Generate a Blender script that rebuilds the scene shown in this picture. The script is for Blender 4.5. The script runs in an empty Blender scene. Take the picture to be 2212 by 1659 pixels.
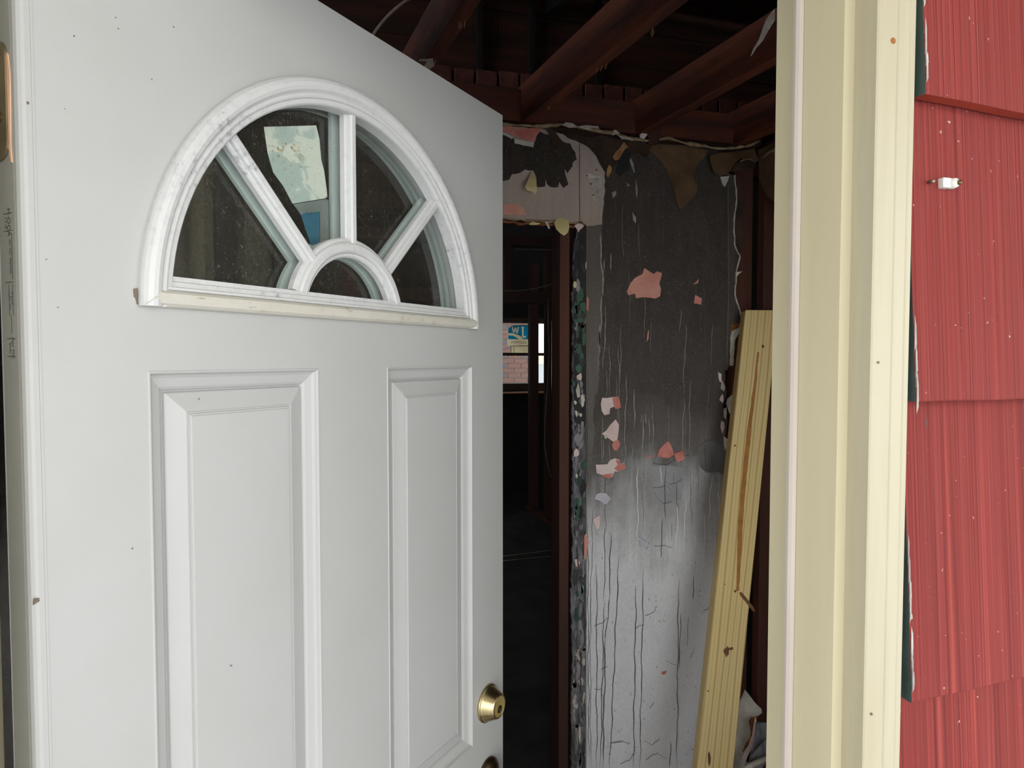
import bpy, bmesh, math, random
from mathutils import Vector, Matrix
from mathutils.geometry import tessellate_polygon
random.seed(7)
R = math.radians
S = bpy.context.scene
COL = S.collection

# ------------------------------------------------------------------ camera
F, PITCH, YAW, CZ = 1450.0, R(2.169), R(16.5), 1.5744
cam_d = bpy.data.cameras.new('camera'); cam = bpy.data.objects.new('camera', cam_d); COL.objects.link(cam)
cam_d.sensor_fit = 'HORIZONTAL'; cam_d.sensor_width = 36.0; cam_d.lens = F / 2212 * 36.0
cam_d.clip_start = 0.02; cam_d.clip_end = 200
cam.location = (0, 0, CZ); cam.rotation_euler = (R(90) - PITCH, 0, -YAW)
S.camera = cam

# ------------------------------------------------------------------ world, exposure
S.view_settings.view_transform = 'Standard'; S.view_settings.look = 'None'
S.view_settings.gamma = 1; S.view_settings.use_curve_mapping = False
S.view_settings.exposure = 1.62
W_ = bpy.data.worlds.new('sky'); S.world = W_; W_.use_nodes = True
nt = W_.node_tree; nt.nodes.clear()
wo = nt.nodes.new('ShaderNodeOutputWorld'); bg = nt.nodes.new('ShaderNodeBackground')
tc = nt.nodes.new('ShaderNodeTexCoord'); sp = nt.nodes.new('ShaderNodeSeparateXYZ'); rp = nt.nodes.new('ShaderNodeValToRGB')
nt.links.new(tc.outputs['Generated'], sp.inputs[0]); nt.links.new(sp.outputs['Z'], rp.inputs['Fac'])
rp.color_ramp.elements[0].position = 0.0; rp.color_ramp.elements[0].color = (1.0, 0.98, 0.94, 1)
rp.color_ramp.elements[1].position = 0.7; rp.color_ramp.elements[1].color = (0.78, 0.88, 1.0, 1)
nt.links.new(rp.outputs[0], bg.inputs[0]); nt.links.new(bg.outputs[0], wo.inputs[0])
bg.inputs[1].default_value = 1.55

# ------------------------------------------------------------------ helpers
def lin(c):
    return tuple(((v / 255) / 12.92 if v / 255 <= 0.04045 else ((v / 255 + 0.055) / 1.055) ** 2.4) for v in c)

def ray(px, py):
    vx, vz = (px - 1106) / F, -(py - 829.5) / F
    c, s = math.cos(PITCH), math.sin(PITCH)
    Y = c + vz * s; Z = -s + vz * c
    cy, sy = math.cos(YAW), math.sin(YAW)
    return Vector((vx * cy + Y * sy, -vx * sy + Y * cy, Z))

def aty(px, py, y):
    r = ray(px, py); q = r * (y / r.y); q.z += CZ; return q

def atx(px, py, x):
    r = ray(px, py); q = r * (x / r.x); q.z += CZ; return q

def atz(px, py, z):
    r = ray(px, py); q = r * ((z - CZ) / r.z); q.z += CZ; return q

def nodes(name):
    m = bpy.data.materials.new(name); m.use_nodes = True
    n = m.node_tree.nodes; b = n['Principled BSDF']
    return m, m.node_tree, b

def nd(t, kind, **kw):
    x = t.nodes.new(kind)
    for k, v in kw.items():
        if k in x.inputs: x.inputs[k].default_value = v
        else: setattr(x, k, v)
    return x

def coords(t, scale=(1, 1, 1)):
    c = nd(t, 'ShaderNodeTexCoord'); mp = nd(t, 'ShaderNodeMapping'); mp.inputs['Scale'].default_value = scale
    t.links.new(c.outputs['Object'], mp.inputs['Vector']); return mp.outputs[0]

def noise(t, vec, scale, detail=4, rough=0.6, dist=0.0):
    x = nd(t, 'ShaderNodeTexNoise'); x.inputs['Scale'].default_value = scale; x.inputs['Detail'].default_value = detail
    x.inputs['Roughness'].default_value = rough; x.inputs['Distortion'].default_value = dist
    t.links.new(vec, x.inputs['Vector']); return x.outputs['Fac']

def ramp(t, fac, stops):
    x = nd(t, 'ShaderNodeValToRGB'); e = x.color_ramp.elements
    while len(e) < len(stops): e.new(0.5)
    for k, (p, c) in enumerate(stops):
        e[k].position = p; e[k].color = (*c, 1) if len(c) == 3 else c
    t.links.new(fac, x.inputs['Fac']); return x.outputs[0]

def mixc(t, fac, a, b, mode='MIX'):
    x = nd(t, 'ShaderNodeMix', data_type='RGBA', blend_type=mode)
    for sock, v in ((x.inputs[0], fac), (x.inputs[6], a), (x.inputs[7], b)):
        if isinstance(v, (int, float)): sock.default_value = v
        elif isinstance(v, tuple): sock.default_value = (*v, 1) if len(v) == 3 else v
        else: t.links.new(v, sock)
    return x.outputs[2]

def maths(t, op, a, b=None, c=None):
    x = nd(t, 'ShaderNodeMath', operation=op)
    for k, v in enumerate((a, b, c)):
        if v is None: continue
        if isinstance(v, (int, float)): x.inputs[k].default_value = v
        else: t.links.new(v, x.inputs[k])
    return x.outputs[0]

def bump(t, b, h, strength=0.3, dist=0.002):
    x = nd(t, 'ShaderNodeBump'); x.inputs['Strength'].default_value = strength; x.inputs['Distance'].default_value = dist
    t.links.new(h, x.inputs['Height']); t.links.new(x.outputs[0], b.inputs['Normal'])

MATS = {}
def pm(name, col, col2=None, rough=0.6, metal=0.0, scale=10, stretch=(1, 1, 1), bs=0, bscale=80, bd=0.002, lo=0.35, hi=0.65, spec=0.5, two=None):
    """plain painted / wooden surface: two colours blended by stretched noise, fine relief"""
    m, t, b = nodes(name)
    c1 = lin(col); c2 = lin(col2) if col2 else tuple(v * 0.9 for v in c1)
    v = coords(t, stretch)
    t.links.new(ramp(t, noise(t, v, scale, 5), [(lo, c1), (hi, c2)]), b.inputs['Base Color'])
    b.inputs['Roughness'].default_value = rough; b.inputs['Metallic'].default_value = metal
    b.inputs['Specular IOR Level'].default_value = spec
    if bs: bump(t, b, noise(t, v, bscale, 4), bs, bd)
    MATS[name] = m; return m

def mesh_obj(name, verts, faces, mat=None, parent=None, smooth=False, kind=None, label=None, edges=()):
    me = bpy.data.meshes.new(name); me.from_pydata([tuple(v) for v in verts], edges, faces); me.update()
    return link_mesh(name, me, mat, parent, smooth, kind, label)

def link_mesh(name, me, mat=None, parent=None, smooth=False, kind=None, label=None):
    o = bpy.data.objects.new(name, me); COL.objects.link(o)
    if mat: me.materials.append(mat if not isinstance(mat, str) else MATS[mat])
    if parent: o.parent = parent
    if smooth:
        for p in me.polygons: p.use_smooth = True
    if kind: o['kind'] = kind
    if label: o['label'] = label
    return o

def bm_obj(name, bm, mat=None, parent=None, smooth=False, kind=None, label=None):
    bmesh.ops.recalc_face_normals(bm, faces=bm.faces)
    me = bpy.data.meshes.new(name); bm.to_mesh(me); bm.free()
    return link_mesh(name, me, mat, parent, smooth, kind, label)

def add_box(bm, lo, hi, bev=0.0, mtx=None):
    r = bmesh.ops.create_cube(bm, size=1.0)
    sx, sy, sz = (hi[k] - lo[k] for k in range(3))
    for v in r['verts']:
        v.co = Vector(((v.co.x + .5) * sx + lo[0], (v.co.y + .5) * sy + lo[1], (v.co.z + .5) * sz + lo[2]))
    if bev:
        es = {e for v in r['verts'] for e in v.link_edges}
        rr = bmesh.ops.bevel(bm, geom=list(es), offset=bev, segments=2, affect='EDGES', profile=0.5)
        vs = {v for f in rr['faces'] for v in f.verts} | {v for v in r['verts'] if v.is_valid}
    else: vs = set(r['verts'])
    if mtx:
        for v in vs: v.co = mtx @ v.co
    return vs

def box(name, lo, hi, mat, parent=None, bev=0.0, kind=None, label=None):
    bm = bmesh.new(); add_box(bm, lo, hi, bev)
    return bm_obj(name, bm, mat, parent, False, kind, label)

def top(o, label, cat, kind=None, group=None):
    o['label'] = label; o['category'] = cat
    if kind: o['kind'] = kind
    if group: o['group'] = group
    return o

def empty(name, loc=(0, 0, 0), rz=0.0):
    o = bpy.data.objects.new(name, None); COL.objects.link(o); o.location = loc; o.rotation_euler = (0, 0, rz); o.empty_display_size = 0.1
    return o

def prism(name, pts, ext, mat, parent=None, kind=None, label=None, holes=()):
    """solid sheet: planar outline (3D points) pushed along vector ext"""
    loops = [list(map(Vector, pts))] + [list(map(Vector, h)) for h in holes]
    flat = [p for l in loops for p in l]; n = len(flat); e = Vector(ext)
    tris = tessellate_polygon(loops)
    verts = flat + [p + e for p in flat]
    faces = [tuple(t_) for t_ in tris] + [tuple(i + n for i in reversed(t_)) for t_ in tris]
    k = 0
    for l in loops:
        m = len(l)
        for i in range(m):
            a, b = k + i, k + (i + 1) % m
            faces.append((a, b, b + n, a + n))
        k += m
    bm = bmesh.new(); vv = [bm.verts.new(v) for v in verts]
    for f in faces:
        try: bm.faces.new([vv[i] for i in f])
        except ValueError: pass
    return bm_obj(name, bm, mat, parent, False, kind, label)

def tube(name, pts, rad, mat, parent=None, seg=6, kind=None, label=None):
    bm = bmesh.new(); add_tube(bm, pts, rad, seg); return bm_obj(name, bm, mat, parent, True, kind, label)

def add_tube(bm, pts, rad, seg=6):
    pts = [Vector(p) for p in pts]; rings = []
    for i, p in enumerate(pts):
        d = (pts[min(i + 1, len(pts) - 1)] - pts[max(i - 1, 0)]).normalized()
        a = d.cross(Vector((0, 0, 1)) if abs(d.z) < .9 else Vector((1, 0, 0))).normalized(); b = d.cross(a)
        r = rad[i] if isinstance(rad, (list, tuple)) else rad
        rings.append([bm.verts.new(p + (a * math.cos(2 * math.pi * k / seg) + b * math.sin(2 * math.pi * k / seg)) * r) for k in range(seg)])
    for i in range(len(rings) - 1):
        for k in range(seg):
            bm.faces.new((rings[i][k], rings[i][(k + 1) % seg], rings[i + 1][(k + 1) % seg], rings[i + 1][k]))
    bm.faces.new(rings[0]); bm.faces.new(list(reversed(rings[-1])))

def lathe(name, prof, mat, parent=None, seg=40, axis='y', centre=(0, 0, 0), label=None, smooth=True):
    """prof: (radius, depth) pairs, depth along +axis"""
    bm = bmesh.new(); rings = []
    for r, d in prof:
        ring = []
        for k in range(seg):
            a = 2 * math.pi * k / seg
            p = Vector((r * math.cos(a), d, r * math.sin(a))) if axis == 'y' else Vector((d, r * math.cos(a), r * math.sin(a)))
            ring.append(bm.verts.new(p + Vector(centre)))
        rings.append(ring)
    for i in range(len(rings) - 1):
        for k in range(seg):
            bm.faces.new((rings[i][k], rings[i][(k + 1) % seg], rings[i + 1][(k + 1) % seg], rings[i + 1][k]))
    bm.faces.new(rings[0]); bm.faces.new(rings[-1])
    o = bm_obj(name, bm, mat, parent, False, None, label)
    if smooth:
        for p in o.data.polygons: p.use_smooth = len(p.vertices) == 4
    return o

def sweep(name, path, prof, mat, parent=None, closed=False, smooth=False, label=None):
    """path: list of (point, inward dir, face dir); prof: (in, out) pairs"""
    bm = bmesh.new(); rings = []
    for p, i_, f_ in path:
        rings.append([bm.verts.new(Vector(p) + Vector(i_) * a + Vector(f_) * b) for a, b in prof])
    n = len(rings); m = len(prof)
    for i in range(n if closed else n - 1):
        A, B = rings[i], rings[(i + 1) % n]
        for k in range(m - 1): bm.faces.new((A[k], A[k + 1], B[k + 1], B[k]))
    if not closed:
        bm.faces.new(rings[0]); bm.faces.new(rings[-1])
    return bm_obj(name, bm, mat, parent, smooth, None, label)

def text_mesh(txt, size, mtx):
    c = bpy.data.curves.new('lettering', 'FONT'); c.body = txt; c.size = size; c.extrude = 0.0; c.align_x = 'CENTER'; c.align_y = 'CENTER'; c.resolution_u = 3
    o = bpy.data.objects.new('lettering', c); COL.objects.link(o)
    dg = bpy.context.evaluated_depsgraph_get(); dg.update()
    me = bpy.data.meshes.new_from_object(o.evaluated_get(dg)); me.transform(mtx)
    bpy.data.objects.remove(o); bpy.data.curves.remove(c)
    me.materials.clear(); return me

# ------------------------------------------------------------------ materials
pm('door_white', (166, 166, 165), (161, 160, 158), rough=0.42, scale=3, bs=0.05, bscale=300, bd=0.0004)
pm('edge_grey', (148, 148, 142), (141, 141, 136), rough=0.5, scale=5)
pm('cream', (180, 171, 143), (173, 164, 136), rough=0.45, scale=3, stretch=(6, 6, .6))
pm('cream_face', (160, 153, 131), (151, 142, 117), rough=0.5, scale=5, stretch=(7, 7, .5), lo=.4, hi=.75)
pm('strip_white', (178, 168, 160), (171, 160, 151), rough=0.5, scale=4)
pm('old_wood', (86, 43, 27), (54, 27, 17), rough=0.75, scale=6, stretch=(1, 1, .12), bs=.3, bscale=60)
pm('block_wood', (100, 46, 28), (58, 26, 16), rough=.75, scale=7, stretch=(.3, 3, 3), bs=.35, bscale=40)
pm('joist_wood', (112, 52, 31), (60, 27, 17), rough=0.7, scale=7, stretch=(3, .25, 3), bs=.35, bscale=40)
pm('board_wood', (72, 36, 22), (42, 21, 14), rough=0.8, scale=6, stretch=(.3, 1, 3), bs=.3, bscale=40)
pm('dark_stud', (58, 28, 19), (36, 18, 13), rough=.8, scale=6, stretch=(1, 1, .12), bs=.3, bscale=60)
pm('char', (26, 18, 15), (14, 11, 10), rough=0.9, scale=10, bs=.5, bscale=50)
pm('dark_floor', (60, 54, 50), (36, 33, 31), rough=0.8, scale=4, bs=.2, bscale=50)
pm('kraft', (112, 86, 58), (84, 60, 40), rough=0.85, scale=9, bs=.3, bscale=60)
pm('kraft_dark', (72, 50, 34), (44, 30, 22), rough=0.85, scale=10, bs=.3, bscale=60)
pm('pink', (218, 158, 142), (208, 138, 124), rough=0.7, scale=14, bs=.2, bscale=120)
pm('red_pink', (196, 108, 98), (214, 142, 130), rough=0.7, scale=18, bs=.2, bscale=120)
pm('pale_pink', (226, 206, 202), (216, 178, 170), rough=0.7, scale=16, bs=.2, bscale=120, lo=.45, hi=.75)
pm('lilac', (206, 198, 204), (182, 178, 192), rough=0.7, scale=14, bs=.2, bscale=120)
pm('chip_yellow', (224, 206, 150), (214, 192, 134), rough=0.65, scale=9)
pm('chip_white', (214, 208, 196), (186, 176, 160), rough=0.7, scale=20, bs=.3, bscale=120)
pm('tan', (190, 150, 100), (150, 108, 66), rough=0.8, scale=20, bs=.3, bscale=90)
pm('rim', (170, 146, 116), (120, 96, 72), rough=0.85, scale=30, stretch=(1, 1, 2), bs=.6, bscale=120)
pm('gypsum', (200, 190, 180), (164, 150, 138), rough=0.85, scale=40, bs=.5, bscale=160)
pm('green', (28, 88, 62), (20, 64, 46), rough=0.5, scale=20, bs=.2, bscale=90)
pm('soot', (40, 37, 36), (30, 28, 28), rough=0.75, scale=20, bs=.4, bscale=160)
pm('ash_grey', (120, 118, 122), (76, 74, 78), rough=0.75, scale=18, stretch=(3, 3, .8), bs=.5, bscale=110)
pm('streak_light', (168, 163, 156), (124, 119, 113), rough=0.7, scale=30)
pm('streak_faint', (104, 98, 92), (84, 78, 73), rough=.7, scale=30)
pm('streak_dark', (64, 62, 64), (80, 78, 80), rough=0.8, scale=30)
pm('crack', (86, 85, 88), (70, 69, 71), rough=0.9, scale=30)
pm('brass_dark', (96, 84, 60), (84, 72, 52), rough=0.38, metal=1, scale=8)
pm('brass_satin', (190, 166, 104), (178, 152, 92), rough=.55, metal=.75, scale=8)
pm('hinge_metal', (150, 138, 116), (120, 110, 94), rough=0.45, metal=.85, scale=8, stretch=(1, 1, 3))
pm('screw_metal', (120, 98, 62), (90, 74, 50), rough=0.4, metal=1, scale=30)
pm('ink', (72, 72, 70), (60, 60, 58), rough=0.7)
pm('salmon', (226, 184, 150), (212, 168, 134), rough=0.75, scale=20)
pm('rust', (150, 90, 44), (110, 60, 30), rough=0.8, scale=60)
pm('grime', (112, 100, 88), (90, 80, 70), rough=0.9, scale=30)
pm('cable_white', (196, 188, 176), (150, 140, 128), rough=0.6, scale=20)
pm('cable_dark', (120, 116, 110), (84, 80, 76), rough=0.6, scale=20)
pm('concrete', (204, 201, 196), (188, 186, 182), rough=0.9, scale=3, bs=.2, bscale=60)
pm('lawn', (112, 124, 74), (92, 104, 60), rough=0.95, scale=6, bs=.4, bscale=40)
pm('soffit', (196, 188, 168), (188, 180, 160), rough=0.6, scale=3)
pm('brick_red', (156, 120, 107), (142, 108, 97), rough=0.85, scale=20, bs=.3, bscale=80)
pm('brick_grey', (134, 122, 121), (122, 112, 112), rough=0.85, scale=20, bs=.3, bscale=80)
pm('brick_old', (116, 64, 54), (80, 48, 42), rough=0.9, scale=20, bs=.4, bscale=80)
pm('mortar', (188, 168, 150), (174, 156, 138), rough=0.9, scale=30)
pm('siding_white', (236, 238, 236), (226, 230, 228), rough=0.6, scale=4)
pm('vinyl_yellow', (204, 196, 150), (190, 182, 136), rough=0.5, scale=4)
pm('sash_dark', (64, 46, 36), (46, 34, 28), rough=0.6, scale=8)
pm('sash_wood', (176, 122, 74), (140, 92, 52), rough=0.5, scale=8, stretch=(4, 4, .3))
pm('old_green_edge', (66, 82, 76), (44, 60, 56), rough=0.7, scale=30, stretch=(1, 1, .3))
pm('shingle_primer', (168, 166, 160), (120, 116, 112), rough=0.8, scale=60, stretch=(1, 1, .3))
pm('butt_bounce_lit', (146, 58, 42), (132, 50, 38), rough=.7, scale=14, spec=.2)  # underside of the shingles: light bounced off the ground, put into an oranger red
pm('clip_white', (200, 198, 194), (184, 182, 176), rough=0.5, scale=20)

def m_brass():
    m, t, b = nodes('brass'); v = coords(t, (1, 40, 1))
    t.links.new(ramp(t, noise(t, v, 12), [(.3, lin((192, 176, 136))), (.7, lin((168, 150, 110)))]), b.inputs['Base Color'])
    b.inputs['Metallic'].default_value = 1; b.inputs['Roughness'].default_value = 0.28
    if 'Anisotropic' in b.inputs: b.inputs['Anisotropic'].default_value = 0.5
    MATS['brass'] = m
m_brass()

def m_frame():      # white moulded lite frame with dark weathering in the moulding
    m, t, b = nodes('lite_white'); v = coords(t)
    n1 = noise(t, v, 7, 6, .7); n2 = noise(t, v, 120, 3, .6)
    f = maths(t, 'MULTIPLY', n1, n2)
    t.links.new(ramp(t, f, [(.24, lin((186, 186, 185))), (.35, lin((178, 178, 179))), (.45, lin((140, 139, 142)))]), b.inputs['Base Color'])
    b.inputs['Roughness'].default_value = .45; bump(t, b, n2, .06, .0006); MATS['lite_white'] = m
m_frame()

def m_sill():
    m, t, b = nodes('sill_white'); v = coords(t, (1, 1, 1))
    n1 = noise(t, v, 40, 6, .7); n2 = noise(t, coords(t, (14, 14, 90)), 3, 3, .6)
    c = ramp(t, n1, [(.35, lin((186, 183, 174))), (.6, lin((181, 177, 166))), (.72, lin((158, 149, 136)))])
    c = mixc(t, ramp(t, n2, [(.66, (0, 0, 0)), (.72, (1, 1, 1))]), c, lin((150, 132, 112)))
    t.links.new(c, b.inputs['Base Color']); b.inputs['Roughness'].default_value = .5; MATS['sill_white'] = m
m_sill()

def m_shingle(name, c_hi, c_lo, c_line):
    m, t, b = nodes(name)
    v = coords(t, (1, 0, .0025)); n1 = noise(t, v, 480, 3, .7)
    n2 = noise(t, coords(t, (1, 0, .006)), 95, 3, .6); n3 = noise(t, coords(t), 4, 4)
    c = ramp(t, n1, [(.36, lin(c_lo)), (.48, lin(c_hi)), (.56, lin(c_hi)), (.66, lin(c_line))])
    c = mixc(t, maths(t, 'MULTIPLY', ramp(t, n2, [(.35, (0, 0, 0)), (.65, (1, 1, 1))]), .45), c, lin(c_lo))
    c = mixc(t, maths(t, 'MULTIPLY', n3, .35), c, lin(c_hi))
    # worn flecks showing bare grey shingle
    fl = noise(t, coords(t, (1, 1, .3)), 55, 5, .75); fm = noise(t, coords(t), 9, 2)
    ff = maths(t, 'MULTIPLY', ramp(t, fl, [(.66, (0, 0, 0)), (.70, (1, 1, 1))]), ramp(t, fm, [(.52, (0, 0, 0)), (.62, (1, 1, 1))]))
    c = mixc(t, ff, c, lin((84, 70, 68)))
    wsp = noise(t, coords(t), 170, 2, .5); c = mixc(t, maths(t, 'MULTIPLY', ramp(t, wsp, [(.74, (0, 0, 0)), (.77, (1, 1, 1))]), .8), c, lin((176, 150, 142)))
    t.links.new(c, b.inputs['Base Color']); b.inputs['Roughness'].default_value = .75; b.inputs['Specular IOR Level'].default_value = .2
    bump(t, b, maths(t, 'ADD', n1, n2), .7, .0012); MATS[name] = m
m_shingle('red_shingle', (122, 46, 42), (80, 26, 25), (152, 70, 60))

def m_plaster(name, stops, zlo, zhi, streak=.16, crinkle=.5, fleck=.6):
    """old painted plaster: real soot deposit graded by height, streaked, with crinkled paint relief"""
    m, t, b = nodes(name)
    c = nd(t, 'ShaderNodeTexCoord'); s = nd(t, 'ShaderNodeSeparateXYZ'); t.links.new(c.outputs['Object'], s.inputs[0])
    g = maths(t, 'DIVIDE', maths(t, 'SUBTRACT', s.outputs['Z'], zlo), zhi - zlo)
    n0 = noise(t, coords(t), 3.2, 5, .6); n1 = noise(t, coords(t, (1, 1, .06)), 34, 4, .65)
    g = maths(t, 'ADD', g, maths(t, 'MULTIPLY', maths(t, 'SUBTRACT', n0, .5), .35))
    g = maths(t, 'ADD', g, maths(t, 'MULTIPLY', maths(t, 'SUBTRACT', n1, .5), streak))
    col = ramp(t, g, [(p, lin(k)) for p, k in stops])
    rg = maths(t, 'ABSOLUTE', maths(t, 'SUBTRACT', noise(t, coords(t, (1, 1, .75)), 85, 4, .65, 1.0), .5))
    dk_ = ramp(t, g, [(.35, (1, 1, 1)), (.62, (0, 0, 0))])            # pale paint zone
    col = mixc(t, maths(t, 'MULTIPLY', ramp(t, rg, [(.004, (.16, .16, .16)), (.03, (0, 0, 0))]), dk_), col, lin((66, 64, 66)))  # shade of the paint crinkles drawn into the colour as thin dark lines
    big_ = noise(t, coords(t), 7, 3, .6)
    sp_ = noise(t, coords(t, (1, 1, .6)), 210, 4, .75, 1.4)
    fl_ = maths(t, 'MULTIPLY', ramp(t, sp_, [(.56, (0, 0, 0)), (.70, (1, 1, 1))]), ramp(t, big_, [(.3, (.12, .12, .12)), (.65, (.8, .8, .8))]))
    col = mixc(t, maths(t, 'MULTIPLY', fl_, fleck), col, lin((196, 186, 174)))
    col = mixc(t, maths(t, 'MULTIPLY', ramp(t, sp_, [(.30, (1, 1, 1)), (.44, (0, 0, 0))]), .26), col, lin((62, 57, 55)))
    col = mixc(t, maths(t, 'MULTIPLY', ramp(t, noise(t, coords(t, (1, 1, .35)), 16, 4), [(.45, (0, 0, 0)), (.7, (1, 1, 1))]), maths(t, 'SUBTRACT', .3, maths(t, 'MULTIPLY', dk_, .26))), col, lin((104, 88, 74)))
    t.links.new(col, b.inputs['Base Color']); b.inputs['Roughness'].default_value = .62
    cr = noise(t, coords(t, (1, 1, .7)), 95, 5, .7, 1.6); big = noise(t, coords(t), 12, 3)
    bump(t, b, maths(t, 'ADD', cr, maths(t, 'MULTIPLY', big, 1.5)), crinkle * 1.5, .006); MATS[name] = m
m_plaster('sooty_plaster', [(0, (243, 242, 246)), (.30, (234, 233, 236)), (.42, (190, 188, 189)), (.55, (112, 107, 104)), (.70, (74, 67, 62)), (1, (60, 52, 48))], .2, 1.95)
m_plaster('header_paint', [(0, (170, 150, 138)), (.5, (190, 172, 162)), (1, (180, 160, 150))], 2.0, 2.5, streak=.5, crinkle=.25, fleck=.2)
m_plaster('soot_patch', [(0, (58, 50, 46)), (.5, (66, 58, 52)), (1, (54, 48, 46))], 2.0, 2.5, crinkle=.9, fleck=.75)
m_plaster('corner_strip', [(0, (196, 194, 196)), (.4, (150, 147, 146)), (.6, (106, 100, 96)), (1, (92, 82, 75))], .2, 1.95, streak=.5, crinkle=.3)

def m_pine():
    m, t, b = nodes('pine')
    v = coords(t, (1, 1, .06)); ds = noise(t, coords(t, (1, 1, .25)), 4.5, 3)
    w = nd(t, 'ShaderNodeTexWave', wave_type='BANDS', bands_direction='X'); w.inputs['Scale'].default_value = 11; w.inputs['Distortion'].default_value = 7.0
    w.inputs['Detail'].default_value = 2; w.inputs['Detail Scale'].default_value = .8; t.links.new(v, w.inputs['Vector'])
    c = ramp(t, w.outputs['Fac'], [(0, lin((186, 158, 102))), (.05, lin((206, 180, 124))), (.13, lin((222, 196, 142))), (.8, lin((228, 203, 150))), (1, lin((216, 192, 134)))])
    c = mixc(t, maths(t, 'MULTIPLY', ds, .4), c, lin((226, 206, 140)), 'MULTIPLY')
    t.links.new(c, b.inputs['Base Color']); b.inputs['Roughness'].default_value = .6
    bump(t, b, w.outputs['Fac'], .1, .001); MATS['pine'] = m
m_pine()

def m_glass(name, dust, tint=(.965, .985, .98)):
    m, t, b = nodes(name); out = t.nodes['Material Output']; t.nodes.remove(b)
    tr = nd(t, 'ShaderNodeBsdfTransparent'); tr.inputs[0].default_value = (*tint, 1)
    gl = nd(t, 'ShaderNodeBsdfGlossy'); gl.inputs['Roughness'].default_value = .01
    lw = nd(t, 'ShaderNodeLayerWeight'); lw.inputs['Blend'].default_value = .5
    fr = maths(t, 'MULTIPLY_ADD', maths(t, 'POWER', lw.outputs['Facing'], 5.0), .96, .04)
    mx = nd(t, 'ShaderNodeMixShader'); t.links.new(fr, mx.inputs[0]); t.links.new(tr.outputs[0], mx.inputs[1]); t.links.new(gl.outputs[0], mx.inputs[2])
    last = mx
    if dust:
        df = nd(t, 'ShaderNodeBsdfDiffuse'); df.inputs[0].default_value = (.5, .46, .38, 1)
        n1 = noise(t, coords(t), 300, 3, .7, 2.0); n2 = noise(t, coords(t), 6, 3)
        d = maths(t, 'MULTIPLY', ramp(t, n1, [(.60, (.05, .05, .05)), (.72, (1, 1, 1))]), maths(t, 'MULTIPLY', n2, dust))
        m2 = nd(t, 'ShaderNodeMixShader'); t.links.new(d, m2.inputs[0]); t.links.new(mx.outputs[0], m2.inputs[1]); t.links.new(df.outputs[0], m2.inputs[2]); last = m2
    t.links.new(last.outputs[0], out.inputs[0]); MATS[name] = m
m_glass('glass_dusty', .55); m_glass('glass_clear', 0); m_glass('glass_far', .25, (.97, .975, .975))

def m_translucent(name, c1, c2):
    m, t, b = nodes(name); out = t.nodes['Material Output']; t.nodes.remove(b)
    a = nd(t, 'ShaderNodeBsdfDiffuse'); d = nd(t, 'ShaderNodeBsdfTranslucent'); mx = nd(t, 'ShaderNodeMixShader'); mx.inputs[0].default_value = .6
    col = ramp(t, noise(t, coords(t), 9, 3), [(.4, lin(c1)), (.6, lin(c2))])
    t.links.new(col, a.inputs[0]); t.links.new(col, d.inputs[0]); t.links.new(a.outputs[0], mx.inputs[1]); t.links.new(d.outputs[0], mx.inputs[2]); t.links.new(mx.outputs[0], out.inputs[0]); MATS[name] = m
def m_film_blue():
    m, t, b = nodes('decal_blue'); out = t.nodes['Material Output']; t.nodes.remove(b)
    a = nd(t, 'ShaderNodeBsdfTransparent'); d = nd(t, 'ShaderNodeBsdfDiffuse'); mx = nd(t, 'ShaderNodeMixShader'); mx.inputs[0].default_value = .1
    col = ramp(t, noise(t, coords(t), 9, 3), [(.4, (.10, .60, .97)), (.6, (.08, .56, .93))])
    t.links.new(col, a.inputs[0]); t.links.new(col, d.inputs[0]); t.links.new(a.outputs[0], mx.inputs[1]); t.links.new(d.outputs[0], mx.inputs[2]); t.links.new(mx.outputs[0], out.inputs[0]); MATS['decal_blue'] = m
m_film_blue()
m_translucent('decal_paper', (206, 200, 180), (196, 188, 166))
def m_label():      # paper label with wrinkled film and brown foxing
    m, t, b = nodes('label_paper'); v = coords(t)
    n1 = noise(t, coords(t, (1, 1, 1.6)), 22, 3, .5, 1.0)
    c = ramp(t, n1, [(.44, lin((168, 180, 172))), (.50, lin((180, 190, 182))), (.53, lin((206, 207, 194))), (.7, lin((200, 202, 190)))])
    s = nd(t, 'ShaderNodeSeparateXYZ'); cc = nd(t, 'ShaderNodeTexCoord'); t.links.new(cc.outputs['Object'], s.inputs[0])
    n2 = noise(t, v, 170, 3, .7); n3 = noise(t, coords(t, (1, 1, 2)), 16, 2)
    f = maths(t, 'MULTIPLY', ramp(t, n2, [(.55, (0, 0, 0)), (.66, (1, 1, 1))]), ramp(t, n3, [(.54, (0, 0, 0)), (.62, (1, 1, 1))]))
    c = mixc(t, f, c, lin((150, 122, 70)))
    t.links.new(c, b.inputs['Base Color']); b.inputs['Roughness'].default_value = .4; MATS['label_paper'] = m
m_label()

def m_film():
    m, t, b = nodes('blue_film'); b.inputs['Base Color'].default_value = (*lin((90, 150, 176)), 1); b.inputs['Alpha'].default_value = .7; b.inputs['Roughness'].default_value = .4
    n = noise(t, coords(t), 30, 3); t.links.new(ramp(t, n, [(.4, lin((40, 104, 130))), (.6, lin((58, 116, 138)))]), b.inputs['Base Color']); MATS['blue_film'] = m
    m, t, b = nodes('clear_film'); b.inputs['Alpha'].default_value = .3; b.inputs['Roughness'].default_value = .5
    n = noise(t, coords(t), 30, 3); t.links.new(ramp(t, n, [(.4, lin((150, 160, 156))), (.6, lin((170, 180, 174)))]), b.inputs['Base Color']); MATS['clear_film'] = m
m_film()

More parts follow.
